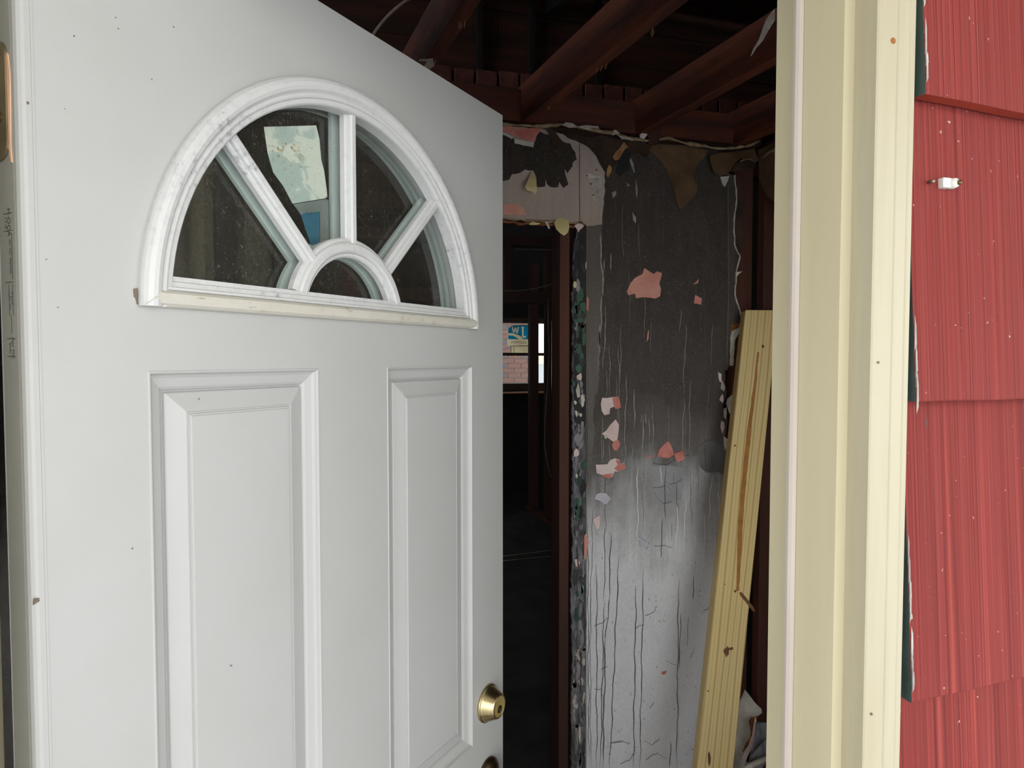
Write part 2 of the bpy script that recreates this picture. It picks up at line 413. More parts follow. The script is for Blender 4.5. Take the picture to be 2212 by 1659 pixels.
# ------------------------------------------------------------------ layout numbers (metres; wall along x, house interior towards +y)
FLOOR = -0.14
DOORW, DOORH, DOORT = 0.8128, 2.032, 0.0445
HX, HY, ROT = -0.2372, 0.6721, R(43.892)
YB = 2.377           # plaster face of the partition facing the entrance
XR = 1.752           # inner corner, exposed side wall
CEIL = 2.425

# ------------------------------------------------------------------ ground, porch, eave
g = prism('ground', [(-14, -14, -.32), (14, -14, -.32), (14, 20, -.32), (-14, 20, -.32)], (0, 0, -.1), 'concrete'); top(g, 'pale paved ground around the house', 'ground', 'structure')
g = box('floor_porch', (-1.8, -1.6, -.31), (2.4, .56, -.12), 'concrete', bev=.01); top(g, 'pale concrete step in front of the doorway', 'floor', 'structure')
g = box('floor', (-2.4, .60, FLOOR - .15), (4.4, 7.98, FLOOR), 'dark_floor'); top(g, 'dark subfloor inside the burned house', 'floor', 'structure')

pm('subfloor', (222, 208, 184), (206, 190, 166), rough=.8, scale=4)  # entry floor colour, kept pale to throw daylight onto the lower wall
pm('bounce_white', (232, 228, 220), (220, 216, 208), rough=.75, scale=5)  # hidden inner walls, whitened to brighten the entry by bounce
FL2 = -.085
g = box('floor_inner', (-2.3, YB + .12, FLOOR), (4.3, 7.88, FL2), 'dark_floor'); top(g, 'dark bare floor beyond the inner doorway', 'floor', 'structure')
g = box('floor_entry_bounce', (-.95, .712, FLOOR), (1.75, 2.385, FLOOR + .006), 'subfloor'); top(g, 'unseen entry floor, made pale to bounce daylight inside', 'floor', 'structure')  # pale sheet added out of view to bounce daylight up the burned wall
# ------------------------------------------------------------------ front wall with red shingles
JX = .548            # latch rabbet face
wf = empty('wall_front'); top(wf, 'outer wall clad in striated red shingles beside the doorway', 'wall', 'structure')
y0, y1 = .588, .70
for nm, lo, hi in (('sheathing', (-2.4, y0, -.3), (-.30, y1, 3.0)), ('sheathing', (.575, y0, -.3), (.985, y1, 3.0)), ('sheathing', (.985, y0, -.3), (1.70, y1, .62)), ('sheathing', (.985, y0, 2.12), (1.70, y1, 3.0)), ('sheathing', (1.70, y0, -.3), (4.4, y1, 3.0)), ('sheathing', (-.30, y0, 2.06), (.575, y1, 3.0)), ('sheathing', (-.30, y0, -.3), (.575, y1, -.04))):
    box(nm, lo, hi, 'old_wood', wf)

for lo, hi in (((-.95, y1, FLOOR), (-.31, y1 + .012, 2.42)), ((.58, y1, FLOOR), (.985, y1 + .012, 2.42)), ((.985, y1, FLOOR), (1.70, y1 + .012, .56)), ((.985, y1, 2.18), (1.74, y1 + .012, 2.42)), ((-.31, y1, 2.07), (.58, y1 + .012, 2.42))): box('bounce_liner', lo, hi, 'bounce_white', wf)  # white liners added out of view to bounce daylight around the entry

def shingle(x0, x1, zt, zb0, zb1, seed, left_edge=False):
    """one striated shingle: grooved face, thick butt; zb0/zb1 = bottom at left/right end"""
    rnd = random.Random(seed); n = max(40, int((x1 - x0) / .0022)); V, Fc = [], []
    off = 0.0
    cols = []
    for i in range(n + 1):
        x = x0 + (x1 - x0) * i / n
        off = .6 * off + rnd.uniform(-.0007, .0007)
        zb = zb0 + (zb1 - zb0) * i / n + .0003 * math.sin(i * .11 + seed)
        cols.append((x, zb, off))
    yt, yb = .579, .5565       # face depth under the next course and at the butt
    for x, zb, o in cols:
        V += [(x, yt + o, zt), (x, (yt * .35 + yb * .65) + o, zb + (zt - zb) * .35), (x, yb + o * .25, zb + .0016), (x, yb + .0008, zb), (x, yb + .016, zb + .0005), (x, yt + .008, zt)]
    for i in range(n):
        a, b = i * 6, (i + 1) * 6
        for k in range(5): Fc.append((a + k, b + k, b + k + 1, a + k + 1))
        Fc.append((a + 5, b + 5, b, a))
    e0 = tuple(range(6)); e1 = tuple(reversed(range(n * 6, n * 6 + 6)))
    o = mesh_obj('shingle', V, Fc + [e0, e1], 'red_shingle', wf)
    o.data.materials.append(MATS['old_green_edge']); o.data.polygons[len(Fc)].material_index = 1; o.data.polygons[len(Fc) + 1].material_index = 1
    o.data.materials.append(MATS['butt_bounce_lit'])
    for i in range(n):
        for k in (3,): o.data.polygons[i * 6 + k].material_index = 2
    return o
ys = .556
b1 = [aty(1979, 197, ys), aty(2212, 243, ys)]; b2 = [aty(1984, 868, ys), aty(2212, 862, ys)]; b3 = [aty(1969, 1520, ys), aty(2212, 1465, ys)]
def zline(b, x): return b[0].z + (b[1].z - b[0].z) * (x - b[0].x) / (b[1].x - b[0].x)
XA, XB = .6085, .925
zb = [zline(b1, XA), zline(b2, XA), zline(b3, XA)]; zbr = [zline(b1, XB), zline(b2, XB), zline(b3, XB)]
step = zb[0] - zb[1]
rowsL = [zb[0] + step, zb[0], zb[1], zb[2], zb[2] - step]; rowsR = [zbr[0] + step, zbr[0], zbr[1], zbr[2], zbr[2] - step]
for k in range(5):
    top_z = rowsL[k] + step + .04
    shingle(XA + (.004 if k != 2 else 0), XB, top_z, rowsL[k], rowsR[k], 10 + k)
    for j in range(2):
        d = (rowsR[k]) ; shingle(1.765 + j * .5, 1.761 + .5 + j * .5, top_z, d, d + random.uniform(-.008, .008), 40 + k * 5 + j)
    for j in range(2):
        d = rowsL[k]; shingle(-.335 - .5 * (j + 1), -.339 - .5 * j, top_z, d, d + random.uniform(-.006, .006), 80 + k * 5 + j)

w2 = empty('window_added'); top(w2, 'unseen window added in the shingled wall to light the entry', 'window', 'structure')  # added out of view to let more daylight onto the burned partition
for lo, hi in (((.93, .553, .56), (.99, .71, 2.18)), ((1.695, .553, .56), (1.755, .71, 2.18)), ((.99, .553, 2.115), (1.695, .71, 2.18)), ((.99, .545, .56), (1.695, .71, .625)), ((.99, .60, 1.35), (1.695, .64, 1.39))): box('window_frame', lo, hi, 'cream_face', w2, bev=.003)
for z_a, z_b in ((.62, 1.37), (1.37, 2.12)): box('glass_pane', (.985, .620, z_a), (1.70, .6204, z_b), 'glass_clear', w2)
# chipped primer along the shingle corner edges
def chips(pts, w, mat, n, seed):
    rnd = random.Random(seed); bm = bmesh.new()
    for _ in range(n):
        t_ = rnd.random() ** .6; p = pts[0].lerp(pts[1], t_)
        h = rnd.uniform(.004, .02); ww = w * rnd.uniform(.3, 1)
        vs = [bm.verts.new(p + Vector(q)) for q in ((0, -.0016, -h), (ww, -.0018, -h * .6), (ww * .7, -.0018, h * .5), (0, -.0016, h))]
        bm.faces.new(vs)
    return bm_obj('chipped_primer', bm, mat, wf, kind='stuff')
def face_y(z, zb_, zt_):
    u = (z - zb_) / (zt_ - zb_); return .5565 + (.579 - .5565) * (u / .35 * .35 if u < .35 else u)
for k, f0 in ((1, .55), (2, .28), (3, .55)):
    zt = rowsL[k] + step + .04
    hi_z = rowsL[k] + step * f0; xx = XA + (.004 if k != 2 else 0)
    chips([Vector((xx, face_y(hi_z, rowsL[k], zt), hi_z)), Vector((xx, .5565, rowsL[k] + .006))], .0035, 'shingle_primer', 14, k)

# cable clip and nail on the shingle
p = aty(2047, 396, .567)
cl = empty('cable_clip', p); top(cl, 'small white plastic cable clip nailed to the red shingle', 'clip')
bm = bmesh.new(); add_box(bm, (-.0088, -.003, -.0055), (.003, .006, .0055), .0015); bm_obj('clip_base', bm, 'clip_white', cl)
lathe('clip_loop', [(.001, -.006), (.005, -.005), (.0058, 0), (.005, .006), (.001, .0065)], 'clip_white', cl, 16, centre=(.006, 0, 0))
lathe('nail_head', [(.0005, -.0085), (.0024, -.008), (.0026, -.006), (.0014, -.004)], 'screw_metal', cl, 12, centre=(.009, 0, 0))
p = aty(2013, 392, .5665)
na = lathe('nail', [(.0005, -.003), (.0018, -.0026), (.0022, -.0012), (.0015, .008)], 'hinge_metal', None, 12, centre=p); top(na, 'bare nail head sticking out of the red shingle near the clip', 'nail')

# ------------------------------------------------------------------ door frame (latch side, hinge side, head)
def jamb_profile(sgn, x0):
    """horizontal outline of a jamb: rabbet, stop, exterior reveal; sgn=+1 latch side"""
    P = [(0, .710), (0, .676), (0, .662), (-.012, .660), (-.012, .5867), (.0013, .5867), (.030, .5867), (.030, .710)]
    return [Vector((x0 + sgn * a, b, -.02)) for a, b in P]
def brickmould(sgn, x0):
    P = [(.0013, .5867), (.0013, .5575), (.003, .5562), (.024, .5545), (.0252, .5556), (.027, .5545), (.040, .5548), (.0412, .5558), (.043, .5550), (.0500, .5568), (.0513, .5590), (.0513, .5867)]
    return [Vector((x0 + sgn * a, b, -.02)) for a, b in P]
tr1 = empty('trim_1'); top(tr1, 'cream painted latch-side door frame standing against the red shingles', 'door frame', 'structure')
prism('jamb', jamb_profile(1, JX), (0, 0, 2.06), 'cream', tr1)
prism('brickmould', brickmould(1, JX), (0, 0, 2.12), 'cream_face', tr1)
bm = bmesh.new()
prof = [(JX - .0125, .6475), (JX - .0168, .6490), (JX - .0185, .6530), (JX - .0178, .6580), (JX - .0150, .6612), (JX - .0115, .6615)]
prism('weatherstrip', [Vector((a, b, -.01)) for a, b in prof], (0, 0, 2.05), 'strip_white', tr1, label='pale pinkish rubber weatherstrip')
# nails and a rusty nail hole in the brickmould
for px, py, rr, mt in ((1930, 88, .0032, 'rust'), (1898, 783, .0012, 'grime'), (1883, 1543, .0014, 'grime')):
    q = aty(px, py, .5548); lathe('nail_head', [(.0002, -.0008), (rr * .7, -.0007), (rr, 0), (rr, .002)], mt, tr1, 12, centre=q)
tr2 = empty('trim_2'); top(tr2, 'cream painted hinge-side door frame', 'door frame', 'structure')
JX2 = -.2755
prism('jamb', jamb_profile(-1, JX2), (0, 0, 2.06), 'cream', tr2)
prism('brickmould', brickmould(-1, JX2), (0, 0, 2.12), 'cream_face', tr2)
tr3 = empty('trim_3'); top(tr3, 'cream painted head of the door frame', 'door frame', 'structure')
box('jamb', (JX2 + .001, .588, 2.042), (JX - .001, .71, 2.06), 'cream', tr3); box('brickmould', (JX2 + .0, .5565, 2.043), (JX, .587, 2.095), 'cream_face', tr3)
th = box('threshold', (JX2, .55, -.06), (JX, .70, -.012), 'hinge_metal', bev=.004); top(th, 'worn metal threshold under the open door', 'threshold')

# ------------------------------------------------------------------ the door (local: x across, y into the thickness from the outer face, z up)
door = empty('door_1', (HX, HY, 0), ROT); top(door, 'white steel entry door with fan window, standing ajar', 'door', 'structure')
CX, CZL, RO, RG, KZ = .4064, 1.6265, .3062, .274, 1.024     # fan window centre, outer and glass radius
GB = 1.661                                       # bottom of the glass
def arc(r, n=48, zlow=GB, c=(CX, CZL)):
    a0 = math.asin((zlow - c[1]) / r)
    return [(c[0] + r * math.cos(a), c[1] + r * math.sin(a) * KZ) for a in [a0 + (math.pi - 2 * a0) * k / n for k in range(n + 1)]]
hole = [Vector((x, 0, z)) for x, z in arc(.281, 48, 1.650)]
PM, PG, PT = .1087, .0674, 1.562
PB = [.300, .8724]
panels = [(PM, CX - PG, .8724, PT), (CX + PG, DOORW - PM, .8724, PT)]
low = [(PM, CX - PG, .22, .78), (CX + PG, DOORW - PM, .22, .78)]
# photo shows the panels running far down: upper panels end at .872
bv = .006
outer = [Vector((bv, 0, .004)), Vector((DOORW - .002, 0, .004)), Vector((DOORW - .002, 0, DOORH)), Vector((bv, 0, DOORH))]
holes = [hole] + [[Vector((a, 0, z)) for a, z in ((x0, z0), (x1, z0), (x1, z1), (x0, z1))] for x0, x1, z0, z1 in panels + low]
loops = [outer] + holes; flat = [p_ for l in loops for p_ in l]
bm = bmesh.new(); vv = [bm.verts.new(p_) for p_ in flat]
for t_ in tessellate_polygon(loops): bm.faces.new([vv[i] for i in t_])
# hemmed rounded hinge edge, latch edge, back
E_ = [(bv, 0), (.0035, .0008), (.0012, .0030), (0, .0062), (0, .0075), (.0012, .0085), (.0012, DOORT - .006), (0, DOORT - .005), (.002, DOORT), ]
zz = (.004, DOORH)
cols = [[bm.verts.new((x, y, z)) for z in zz] for x, y in E_]
for a, b in zip(cols, cols[1:]): bm.faces.new((a[0], b[0], b[1], a[1]))
L_ = [(DOORW - .002, 0), (DOORW, .003), (DOORW, DOORT - .003), (DOORW - .002, DOORT)]
cols2 = [[bm.verts.new((x, y, z)) for z in zz] for x, y in L_]
for a, b in zip(cols2, cols2[1:]): bm.faces.new((a[0], b[0], b[1], a[1]))
bk = [Vector((.002, DOORT, zz[0])), Vector((DOORW - .002, DOORT, zz[0])), Vector((DOORW - .002, DOORT, zz[1])), Vector((.002, DOORT, zz[1]))]
hb = [Vector((v_.x, DOORT, v_.z)) for v_ in hole]
fl2 = bk + hb; vb = [bm.verts.new(p_) for p_ in fl2]
for t_ in tessellate_polygon([bk, hb]): bm.faces.new([vb[i] for i in t_])
n_ = len(hole)
for i in range(n_): bm.faces.new((vv[4 + i], vv[4 + (i + 1) % n_], vb[4 + (i + 1) % n_], vb[4 + i]))
for z in zz:
    bm.faces.new([bm.verts.new((x, y, z)) for x, y in E_ + list(reversed(L_))])
bmesh.ops.remove_doubles(bm, verts=bm.verts, dist=1e-5)
slab = bm_obj('slab', bm, 'door_white', door)
# fine hem groove next to the hinge edge
box('hem_seam', (.0105, -.0006, .01), (.0125, .0002, DOORH - .004), 'door_white', door)
box('edge_band', (-.0002, .0105, .01), (.0014, DOORT - .0075, DOORH - .004), 'edge_grey', door, label='grey painted stile edge')

PROF = [(0, 0), (.0008, -.0006), (.0022, -.0006), (.0034, .0006), (.0050, .0030), (.0080, .0046), (.0125, .0056), (.0170, .0066), (.0195, .0080), (.0212, .0096), (.0226, .0100), (.0232, .0078), (.0242, .0070), (.0440, .0026), (.0448, .0036), (.0462, .0036), (.0470, .0024), (.0486, .0024), (.0494, .0016), (.0500, .0016)]
PROF = [(d, y * 1.3) for d, y in PROF]
def panel(x0, x1, z0, z1):
    bm = bmesh.new(); rings = []
    for d, y in PROF:
        rings.append([bm.verts.new((a, y, z)) for a, z in ((x0 + d, z0 + d), (x1 - d, z0 + d), (x1 - d, z1 - d), (x0 + d, z1 - d))])
    for A, B in zip(rings, rings[1:]):
        for k in range(4): bm.faces.new((A[k], A[(k + 1) % 4], B[(k + 1) % 4], B[k]))
    bm.faces.new(rings[-1]); bmesh.ops.recalc_face_normals(bm, faces=bm.faces)
    me = bpy.data.meshes.new('raised_panel'); bm.to_mesh(me); bm.free()
    # keep the moulding crisp but soft across its curve
    return link_mesh('raised_panel', me, 'door_white', door)
for q in panels + low: panel(*q)

# fan window frame: one moulded sweep round the arch, a separate sill rail
def lite(y_sign, y_face, name, mat, sillmat):
    """moulded frame; y_sign=-1 outer side proud of y_face, +1 inner side"""
    DEEP = .0150 if y_sign < 0 else .0155
    P = [(0, 0), (0, .0045), (.0010, .0075), (.0036, .0115), (.0078, .0138), (.0122, .0142), (.0162, .0128), (.0188, .0098), (.0198, .0088), (.0209, .0098), (.0232, .0100), (.0252, .0090), (.0260, .0068), (.0268, .0074), (.0310, .0068), (.0326, .0050), (.0333, .0022), (.0333, -DEEP)]
    if y_sign > 0: P = P[:-4] + [(.0275, .0040), (.0282, 0), (.0331, -DEEP)]
    path = []
    n = 64
    for k in range(n + 1):
        a = math.pi * k / n
        path.append(((CX + RO * math.cos(a), y_face, CZL + RO * math.sin(a)), (-math.cos(a), 0, -math.sin(a)), (0, y_sign, 0)))
    # the arch ends are mitred into the sill
    fr = sweep(name, path, P, mat, door)
    PS = [(0, 0), (0, .0040), (.0010, .0085), (.0040, .0125), (.0090, .0145), (.0140, .0135), (.0168, .0100), (.0178, .0066)]
    PI = [(.0178, .0066), (.0186, .0084), (.0212, .0084), (.0222, .0052), (.0270, .0048), (.0280, .0022), (.0330, .0018), (.0335, -DEEP)]
    for nm_, PP, mt_ in (('sill_rail', PS, sillmat), ('sill_step', PI, mat)):
        bm = bmesh.new(); A = []
        for side in (-1, 1):
            A.append([bm.verts.new((CX + side * (RO - min(d, .0335) * 1.0), y_face + y_sign * h, CZL - .0005 + d)) for d, h in PP])
        for k in range(len(PP) - 1): bm.faces.new((A[0][k], A[0][k + 1], A[1][k + 1], A[1][k]))
        bm.faces.new(A[0]); bm.faces.new(A[1])
        bm_obj(nm_, bm, mt_, fr)
    # hub and spokes (the inner set lies close behind the glass)
    yf = .0105 if y_sign < 0 else .0310
    yh = yf + y_sign * (.0125 if y_sign < 0 else .0085); yl = yf - y_sign * (.004 if y_sign < 0 else .0018)
    def bar(name, c0, c1, w):
        d = Vector((c1[0] - c0[0], 0, c1[1] - c0[1])); L = d.length; d.normalize(); s_ = Vector((d.z, 0, -d.x))
        pr = [(-w, yl), (-w, yf + y_sign * .004), (-w * .86, yf + y_sign * .0062), (-w * .62, yf + y_sign * .0066), (-w * .50, yf + y_sign * .0105), (-w * .3, yh), (w * .3, yh), (w * .50, yf + y_sign * .0105), (w * .62, yf + y_sign * .0066), (w * .86, yf + y_sign * .0062), (w, yf + y_sign * .004), (w, yl)]
        bm = bmesh.new(); rr = []
        for c in (c0, c1): rr.append([bm.verts.new(Vector((c[0], 0, c[1])) + s_ * a + Vector((0, y, 0))) for a, y in pr])
        m = len(pr)
        for k in range(m): bm.faces.new((rr[0][k], rr[0][(k + 1) % m], rr[1][(k + 1) % m], rr[1][k]))
        bm.faces.new(rr[0]); bm.faces.new(rr[1]); return bm_obj(name, bm, mat, fr)
    rh, wh = .0975, .0130
    for a in (R(45), R(90), R(135)):
        c, s = math.cos(a), math.sin(a)
        bar('spoke', (CX + (rh + .006) * c, CZL + (rh + .006) * s), (CX + (RG + .012) * c, CZL + (RG + .012) * s), .0105)
    pr = [(-wh, yl), (-wh, yf + y_sign * .005), (-wh * .86, yf + y_sign * .0075), (-wh * .6, yf + y_sign * .008), (-wh * .5, yf + y_sign * .0115), (-wh * .3, yh + y_sign * .001), (wh * .3, yh + y_sign * .001), (wh * .5, yf + y_sign * .0115), (wh * .6, yf + y_sign * .008), (wh * .86, yf + y_sign * .0075), (wh, yf + y_sign * .005), (wh, yl)]
    bm = bmesh.new(); rr = []
    a0 = math.asin(.030 / rh)
    for k in range(37):
        a = a0 + (math.pi - 2 * a0) * k / 36
        rr.append([bm.verts.new((CX + (rh + d) * math.cos(a), y, CZL + (rh + d) * math.sin(a))) for d, y in pr])
    m = len(pr)
    for A_, B_ in zip(rr, rr[1:]):
        for k in range(m): bm.faces.new((A_[k], A_[(k + 1) % m], B_[(k + 1) % m], B_[k]))
    bm.faces.new(rr[0]); bm.faces.new(rr[-1]); bm_obj('hub_arch', bm, mat, fr)
    for o_ in (fr, *fr.children):          # the arch is a touch taller than a half circle
        for v_ in o_.data.vertices:
            if o_.name.split('.')[0] not in ('sill_rail', 'sill_step'): v_.co.z = CZL + (v_.co.z - CZL) * KZ
    return fr
lf = lite(-1, 0.0, 'window_frame', 'lite_white', 'sill_white'); lf['label'] = 'weathered white half-round window frame'
pm('inner_white', (226, 230, 226), (218, 222, 218), rough=.45, scale=5)
li = lite(1, DOORT, 'inner_window_frame', 'inner_white', 'inner_white')
gpts = [Vector((x, .0148, z)) for x, z in arc(.2795, 40, 1.6515)]
prism('glass_pane', gpts, (0, .0004, 0), 'glass_dusty', door)
gpts = [Vector((x, .0284, z)) for x, z in arc(.2795, 40, 1.6515)]
prism('glass_pane', gpts, (0, .0004, 0), 'glass_clear', door)

Rz = Matrix.Rotation(ROT, 4, 'Z'); DM = Matrix.Translation((HX, HY, 0)) @ Rz; DI = DM.inverted()
def atdoor(px, py, off=0.0):
    """pixel ray met with the door plane at depth off below the outer face -> local point"""
    o = DI @ Vector((0, 0, CZ)); d = Rz.inverted().to_3x3() @ ray(px, py)
    s = (off - o.y) / d.y; return o + d * s
def decal(pxs, off, th, name, mat, label=None):
    return prism(name, [atdoor(x, y, off) for x, y in pxs], (0, th, 0), mat, door, None, label)
decal([(570, 274), (683, 271), (690, 300), (694, 345), (700, 368), (706, 412), (707, 424), (704, 428), (632, 440), (612, 402), (590, 372), (578, 330)], .0278, .0002, 'paper_label', 'label_paper', 'torn pale paper label with brown stains')
decal([(634, 441), (704, 430), (710, 432), (711, 522), (692, 524), (691, 458), (675, 459), (650, 464)], .0279, .0002, 'clear_film', 'clear_film', 'clear film under the paper label')
decal([(650, 465), (662, 458), (668, 462), (690, 457), (691, 525), (672, 530)], .0277, .0002, 'blue_label', 'blue_film', 'translucent blue part of the label')

# caulk smear at the left end of the sill, chips in the face
decal([(289, 624), (297, 622), (300, 640), (302, 660), (297, 657), (294, 645), (290, 640)], -.001, .0016, 'caulk_smear', 'grime', 'brown caulk smear')
bm = bmesh.new(); rnd = random.Random(3)
for px, py, s in ((60, 222, 1.6), (250, 38, .8), (160, 78, .8), (256, 62, .8), (375, 58, 1), (328, 171, .8), (92, 998, 1), (500, 1438, 1.1), (974, 1438, .9), (430, 862, 1.2), (100, 560, .7), (125, 664, .7), (140, 235, .6), (286, 1185, .8)):
    c = atdoor(px, py, -.0003)
    pts = [c + Vector((s * .0011 * rnd.uniform(.5, 1.2) * math.cos(a), 0, s * .0011 * rnd.uniform(.5, 1.2) * math.sin(a))) for a in [k * 2 * math.pi / 7 for k in range(7)]]
    bm.faces.new([bm.verts.new(q) for q in pts])
bm_obj('dirt_specks', bm, 'grime', door, kind='stuff')

# deadbolt, knob
db = atdoor(1055, 1516, 0)
DBX, DBZ = .7526, db.z
bolt = lathe('deadbolt', [(.0005, .002), (.0345, .002), (.0345, -.0035), (.0335, -.0048), (.0322, -.0050), (.0318, -.0058), (.0312, -.0071), (.0236, -.0232), (.0230, -.0245), (.0225, -.0255), (.0210, -.0272), (.0195, -.0276), (.0192, -.0262)], 'brass', door, 56, centre=(DBX, 0, DBZ), label='brushed brass deadbolt with tapered collar')
lathe('deadbolt_cylinder', [(.0192, -.0262), (.0180, -.0268), (.0172, -.0266), (.0005, -.0266)], 'brass_satin', bolt, 40, centre=(DBX, 0, DBZ), smooth=False)
kw = lathe('key_plug', [(.0070, -.0266), (.0070, -.0274), (.0062, -.0276), (.0005, -.0276)], 'brass_dark', bolt, 24, centre=(DBX, 0, DBZ - .005))
prism('keyway', [Vector((DBX + a, -.0278, DBZ - .005 + b)) for a, b in ((-.0008, -.0045), (.0008, -.0045), (.0010, .001), (.0002, .002), (.0010, .0045), (-.0008, .0045))], (0, .0004, 0), 'crack', bolt)
kz = DBZ - .140
rose = lathe('knob_rose', [(.0005, .002), (.0345, .002), (.0345, -.0035), (.0330, -.0060), (.0240, -.0120), (.0160, -.0140), (.0130, -.0150)], 'brass_dark', door, 48, centre=(DBX, 0, kz), label='dark aged brass rose')
lathe('knob', [(.0110, -.0140), (.0105, -.0280), (.0150, -.0330), (.0240, -.0400), (.0270, -.0500), (.0262, -.0580), (.0200, -.0640), (.0005, -.0660)], 'brass_dark', rose, 40, centre=(DBX, 0, kz))

# hinges on the stile edge (only the upper one is in the picture)
def hinge(zc, first):
    hh, rc = .0508, .0140
    y_out, y_in = .0150, DOORT + .004
    pts = []
    for k in range(9):
        a = -math.pi / 2 + (math.pi / 2) * k / 8
        pts.append((y_out + rc + rc * math.sin(a - 0) * 1.0, 0))
    outl = [(y_in, zc - hh)] + [(y_out + rc - rc * math.sin(a), zc - hh + rc - rc * math.cos(a)) for a in [k * math.pi / 16 for k in range(9)]] + [(y_out + rc - rc * math.cos(a), zc + hh - rc + rc * math.sin(a)) for a in [k * math.pi / 16 for k in range(9)]] + [(y_in, zc + hh)]
    h = prism('hinge', [Vector((-.0026, y, z)) for y, z in outl], (.0024, 0, 0), 'hinge_metal', door, None, 'tarnished brass butt hinge leaf')
    for dy, dz in ((.0205 + .0085, -.036), (.0205 + .0165, -.012), (.0205 + .0085, .018), (.0205 + .0165, .040)):
        pass
    for yy, dz in ((.0258, .0395), (.0258, -.0145), (.0370, .0120), (.0370, -.0400)):
        lathe('screw', [(.0002, -.0031), (.0034, -.0032), (.0042, -.0030), (.0044, -.0026)], 'screw_metal', h, 16, axis='x', centre=(0, yy, zc + dz))
        box('screw_slot', (-.0035, yy - .0028, zc + dz - .0005), (-.0030, yy + .0028, zc + dz + .0005), 'crack', h); box('screw_slot', (-.0035, yy - .0005, zc + dz - .0028), (-.0030, yy + .0005, zc + dz + .0028), 'crack', h)
    lathe('knuckle', [(.0005, -hh), (.0058, -hh), (.0062, -hh + .001), (.0062, hh - .001), (.0058, hh), (.0005, hh)], 'hinge_metal', h, 16, centre=(0, 0, 0)).matrix_local = Matrix.Translation((-.003, DOORT + .006, zc)) @ Matrix.Rotation(R(90), 4, 'X')
    # exposed wood along the mortise
    o2 = [(.0150, zc + hh - .012), (.0128, zc + hh - .014), (.0105, zc + .02), (.0112, zc - .01), (.0122, zc - hh + .012), (.0108, zc - hh - .004), (.0128, zc - hh - .003), (.0160, zc - hh + .010), (.0150, zc - hh + .018)]
    prism('mortise_edge', [Vector((-.0012, y, z)) for y, z in o2], (.0014, 0, 0), 'salmon', h, None, 'bare salmon wood along the hinge mortise')
hinge(1.797, True); hinge(1.02, False); hinge(.24, False)

# printing along the stile edge: rows of small lettering reading up the edge
def edge_text(txt, size, y, z, rot=-90):
    M = Matrix.Translation((-.0005, y, z)) @ Matrix(((0, 0, -1, 0), (-1, 0, 0, 0), (0, 1, 0, 0), (0, 0, 0, 1))) @ Matrix.Rotation(R(rot), 4, 'Z')
    return link_mesh('edge_print', text_mesh(txt, size, M), 'ink', door)
edge_text('H-OCA', .0075, .0205, 1.6925); edge_text('11-5', .0060, .0255, 1.6925); edge_text('Apr MC  500/200', .0042, .0195, 1.6630)
edge_text('A 0.6 B', .0036, .0185, 1.6270); edge_text('1.1', .0036, .0240, 1.6290); edge_text('6-1  0.9', .0036, .0215, 1.6230); edge_text('Apr MC', .0058, .0190, 1.5835); edge_text('60-80', .0040, .0240, 1.5835)
bm = bmesh.new()
for yy, za, zb_ in ((.0160, 1.643, 1.683), (.0165, 1.612, 1.639), (.0200, 1.596, 1.612), (.0230, 1.612, 1.639)):
    add_box(bm, (-.0006, yy, za), (-.0001, yy + .0004, zb_))
for z in (1.7000, 1.6850, 1.6405, 1.5915, 1.5760):
    add_box(bm, (-.0006, .0150, z), (-.0001, .0290, z + .0005))
bm_obj('edge_print_rule', bm, 'ink', door)
# chip in the hinge corner
q = atdoor(60, 1303, 0)
prism('corner_chip', [Vector((.0012, -.0003, q.z - .003)), Vector((.0062, -.0003, q.z - .001)), Vector((.0058, -.0003, q.z + .002)), Vector((.0018, -.0003, q.z + .0024))], (0, .0012, 0), 'grime', door)

# ------------------------------------------------------------------ partition facing the entrance (burned plaster)
wb = empty('wall_back'); top(wb, 'smoke blackened plaster partition with peeling paint beside an inner doorway', 'wall', 'structure')
def patch(name, pxs, y, th, mat, label=None, parent=None, kind=None):
    return prism(name, [aty(px, py, y) for px, py in pxs], (0, th, 0), mat, parent or wb, kind, label)
def rough_line(pts, step=9, amp=2.0, seed=1):
    """break a pixel polyline into a ragged one"""
    rnd = random.Random(seed); out = []
    for (ax, ay), (bx, by) in zip(pts, pts[1:]):
        L = math.hypot(bx - ax, by - ay); n = max(1, int(L / step))
        for k in range(n):
            t_ = k / n; j = 0 if k == 0 else amp
            out.append((ax + (bx - ax) * t_ + rnd.uniform(-j, j), ay + (by - ay) * t_ + rnd.uniform(-j, j)))
    out.append(pts[-1]); return out
# framing behind
for x0, x1, z0, z1 in ((.898, .938, FLOOR, 2.12), (1.30, 1.34, FLOOR, 2.42), (1.655, 1.745, FLOOR, 2.42), (.10, .14, FLOOR, 2.12), (-.35, -.31, FLOOR, 2.42), (-.8, -.76, FLOOR, 2.42)):
    box('stud', (x0, YB + .018, z0), (x1, YB + .108, z1), 'old_wood', wb, bev=.002)
box('header', (.10, YB + .018, 2.10), (.945, YB + .108, 2.25), 'dark_stud', wb); box('top_plate', (-.95, YB + .018, 2.40), (XR, YB + .108, 2.44), 'dark_stud', wb)
box('bottom_plate', (.94, YB + .018, FLOOR), (XR, YB + .108, FLOOR + .04), 'dark_stud', wb)
box('back_panel', (.94, YB + .095, FLOOR), (XR, YB + .110, 2.42), 'dark_stud', wb)
# plaster left of the inner doorway (behind the door leaf)
box('plaster', (-.95, YB, FLOOR), (.10, YB + .016, 2.42), 'sooty_plaster', wb)
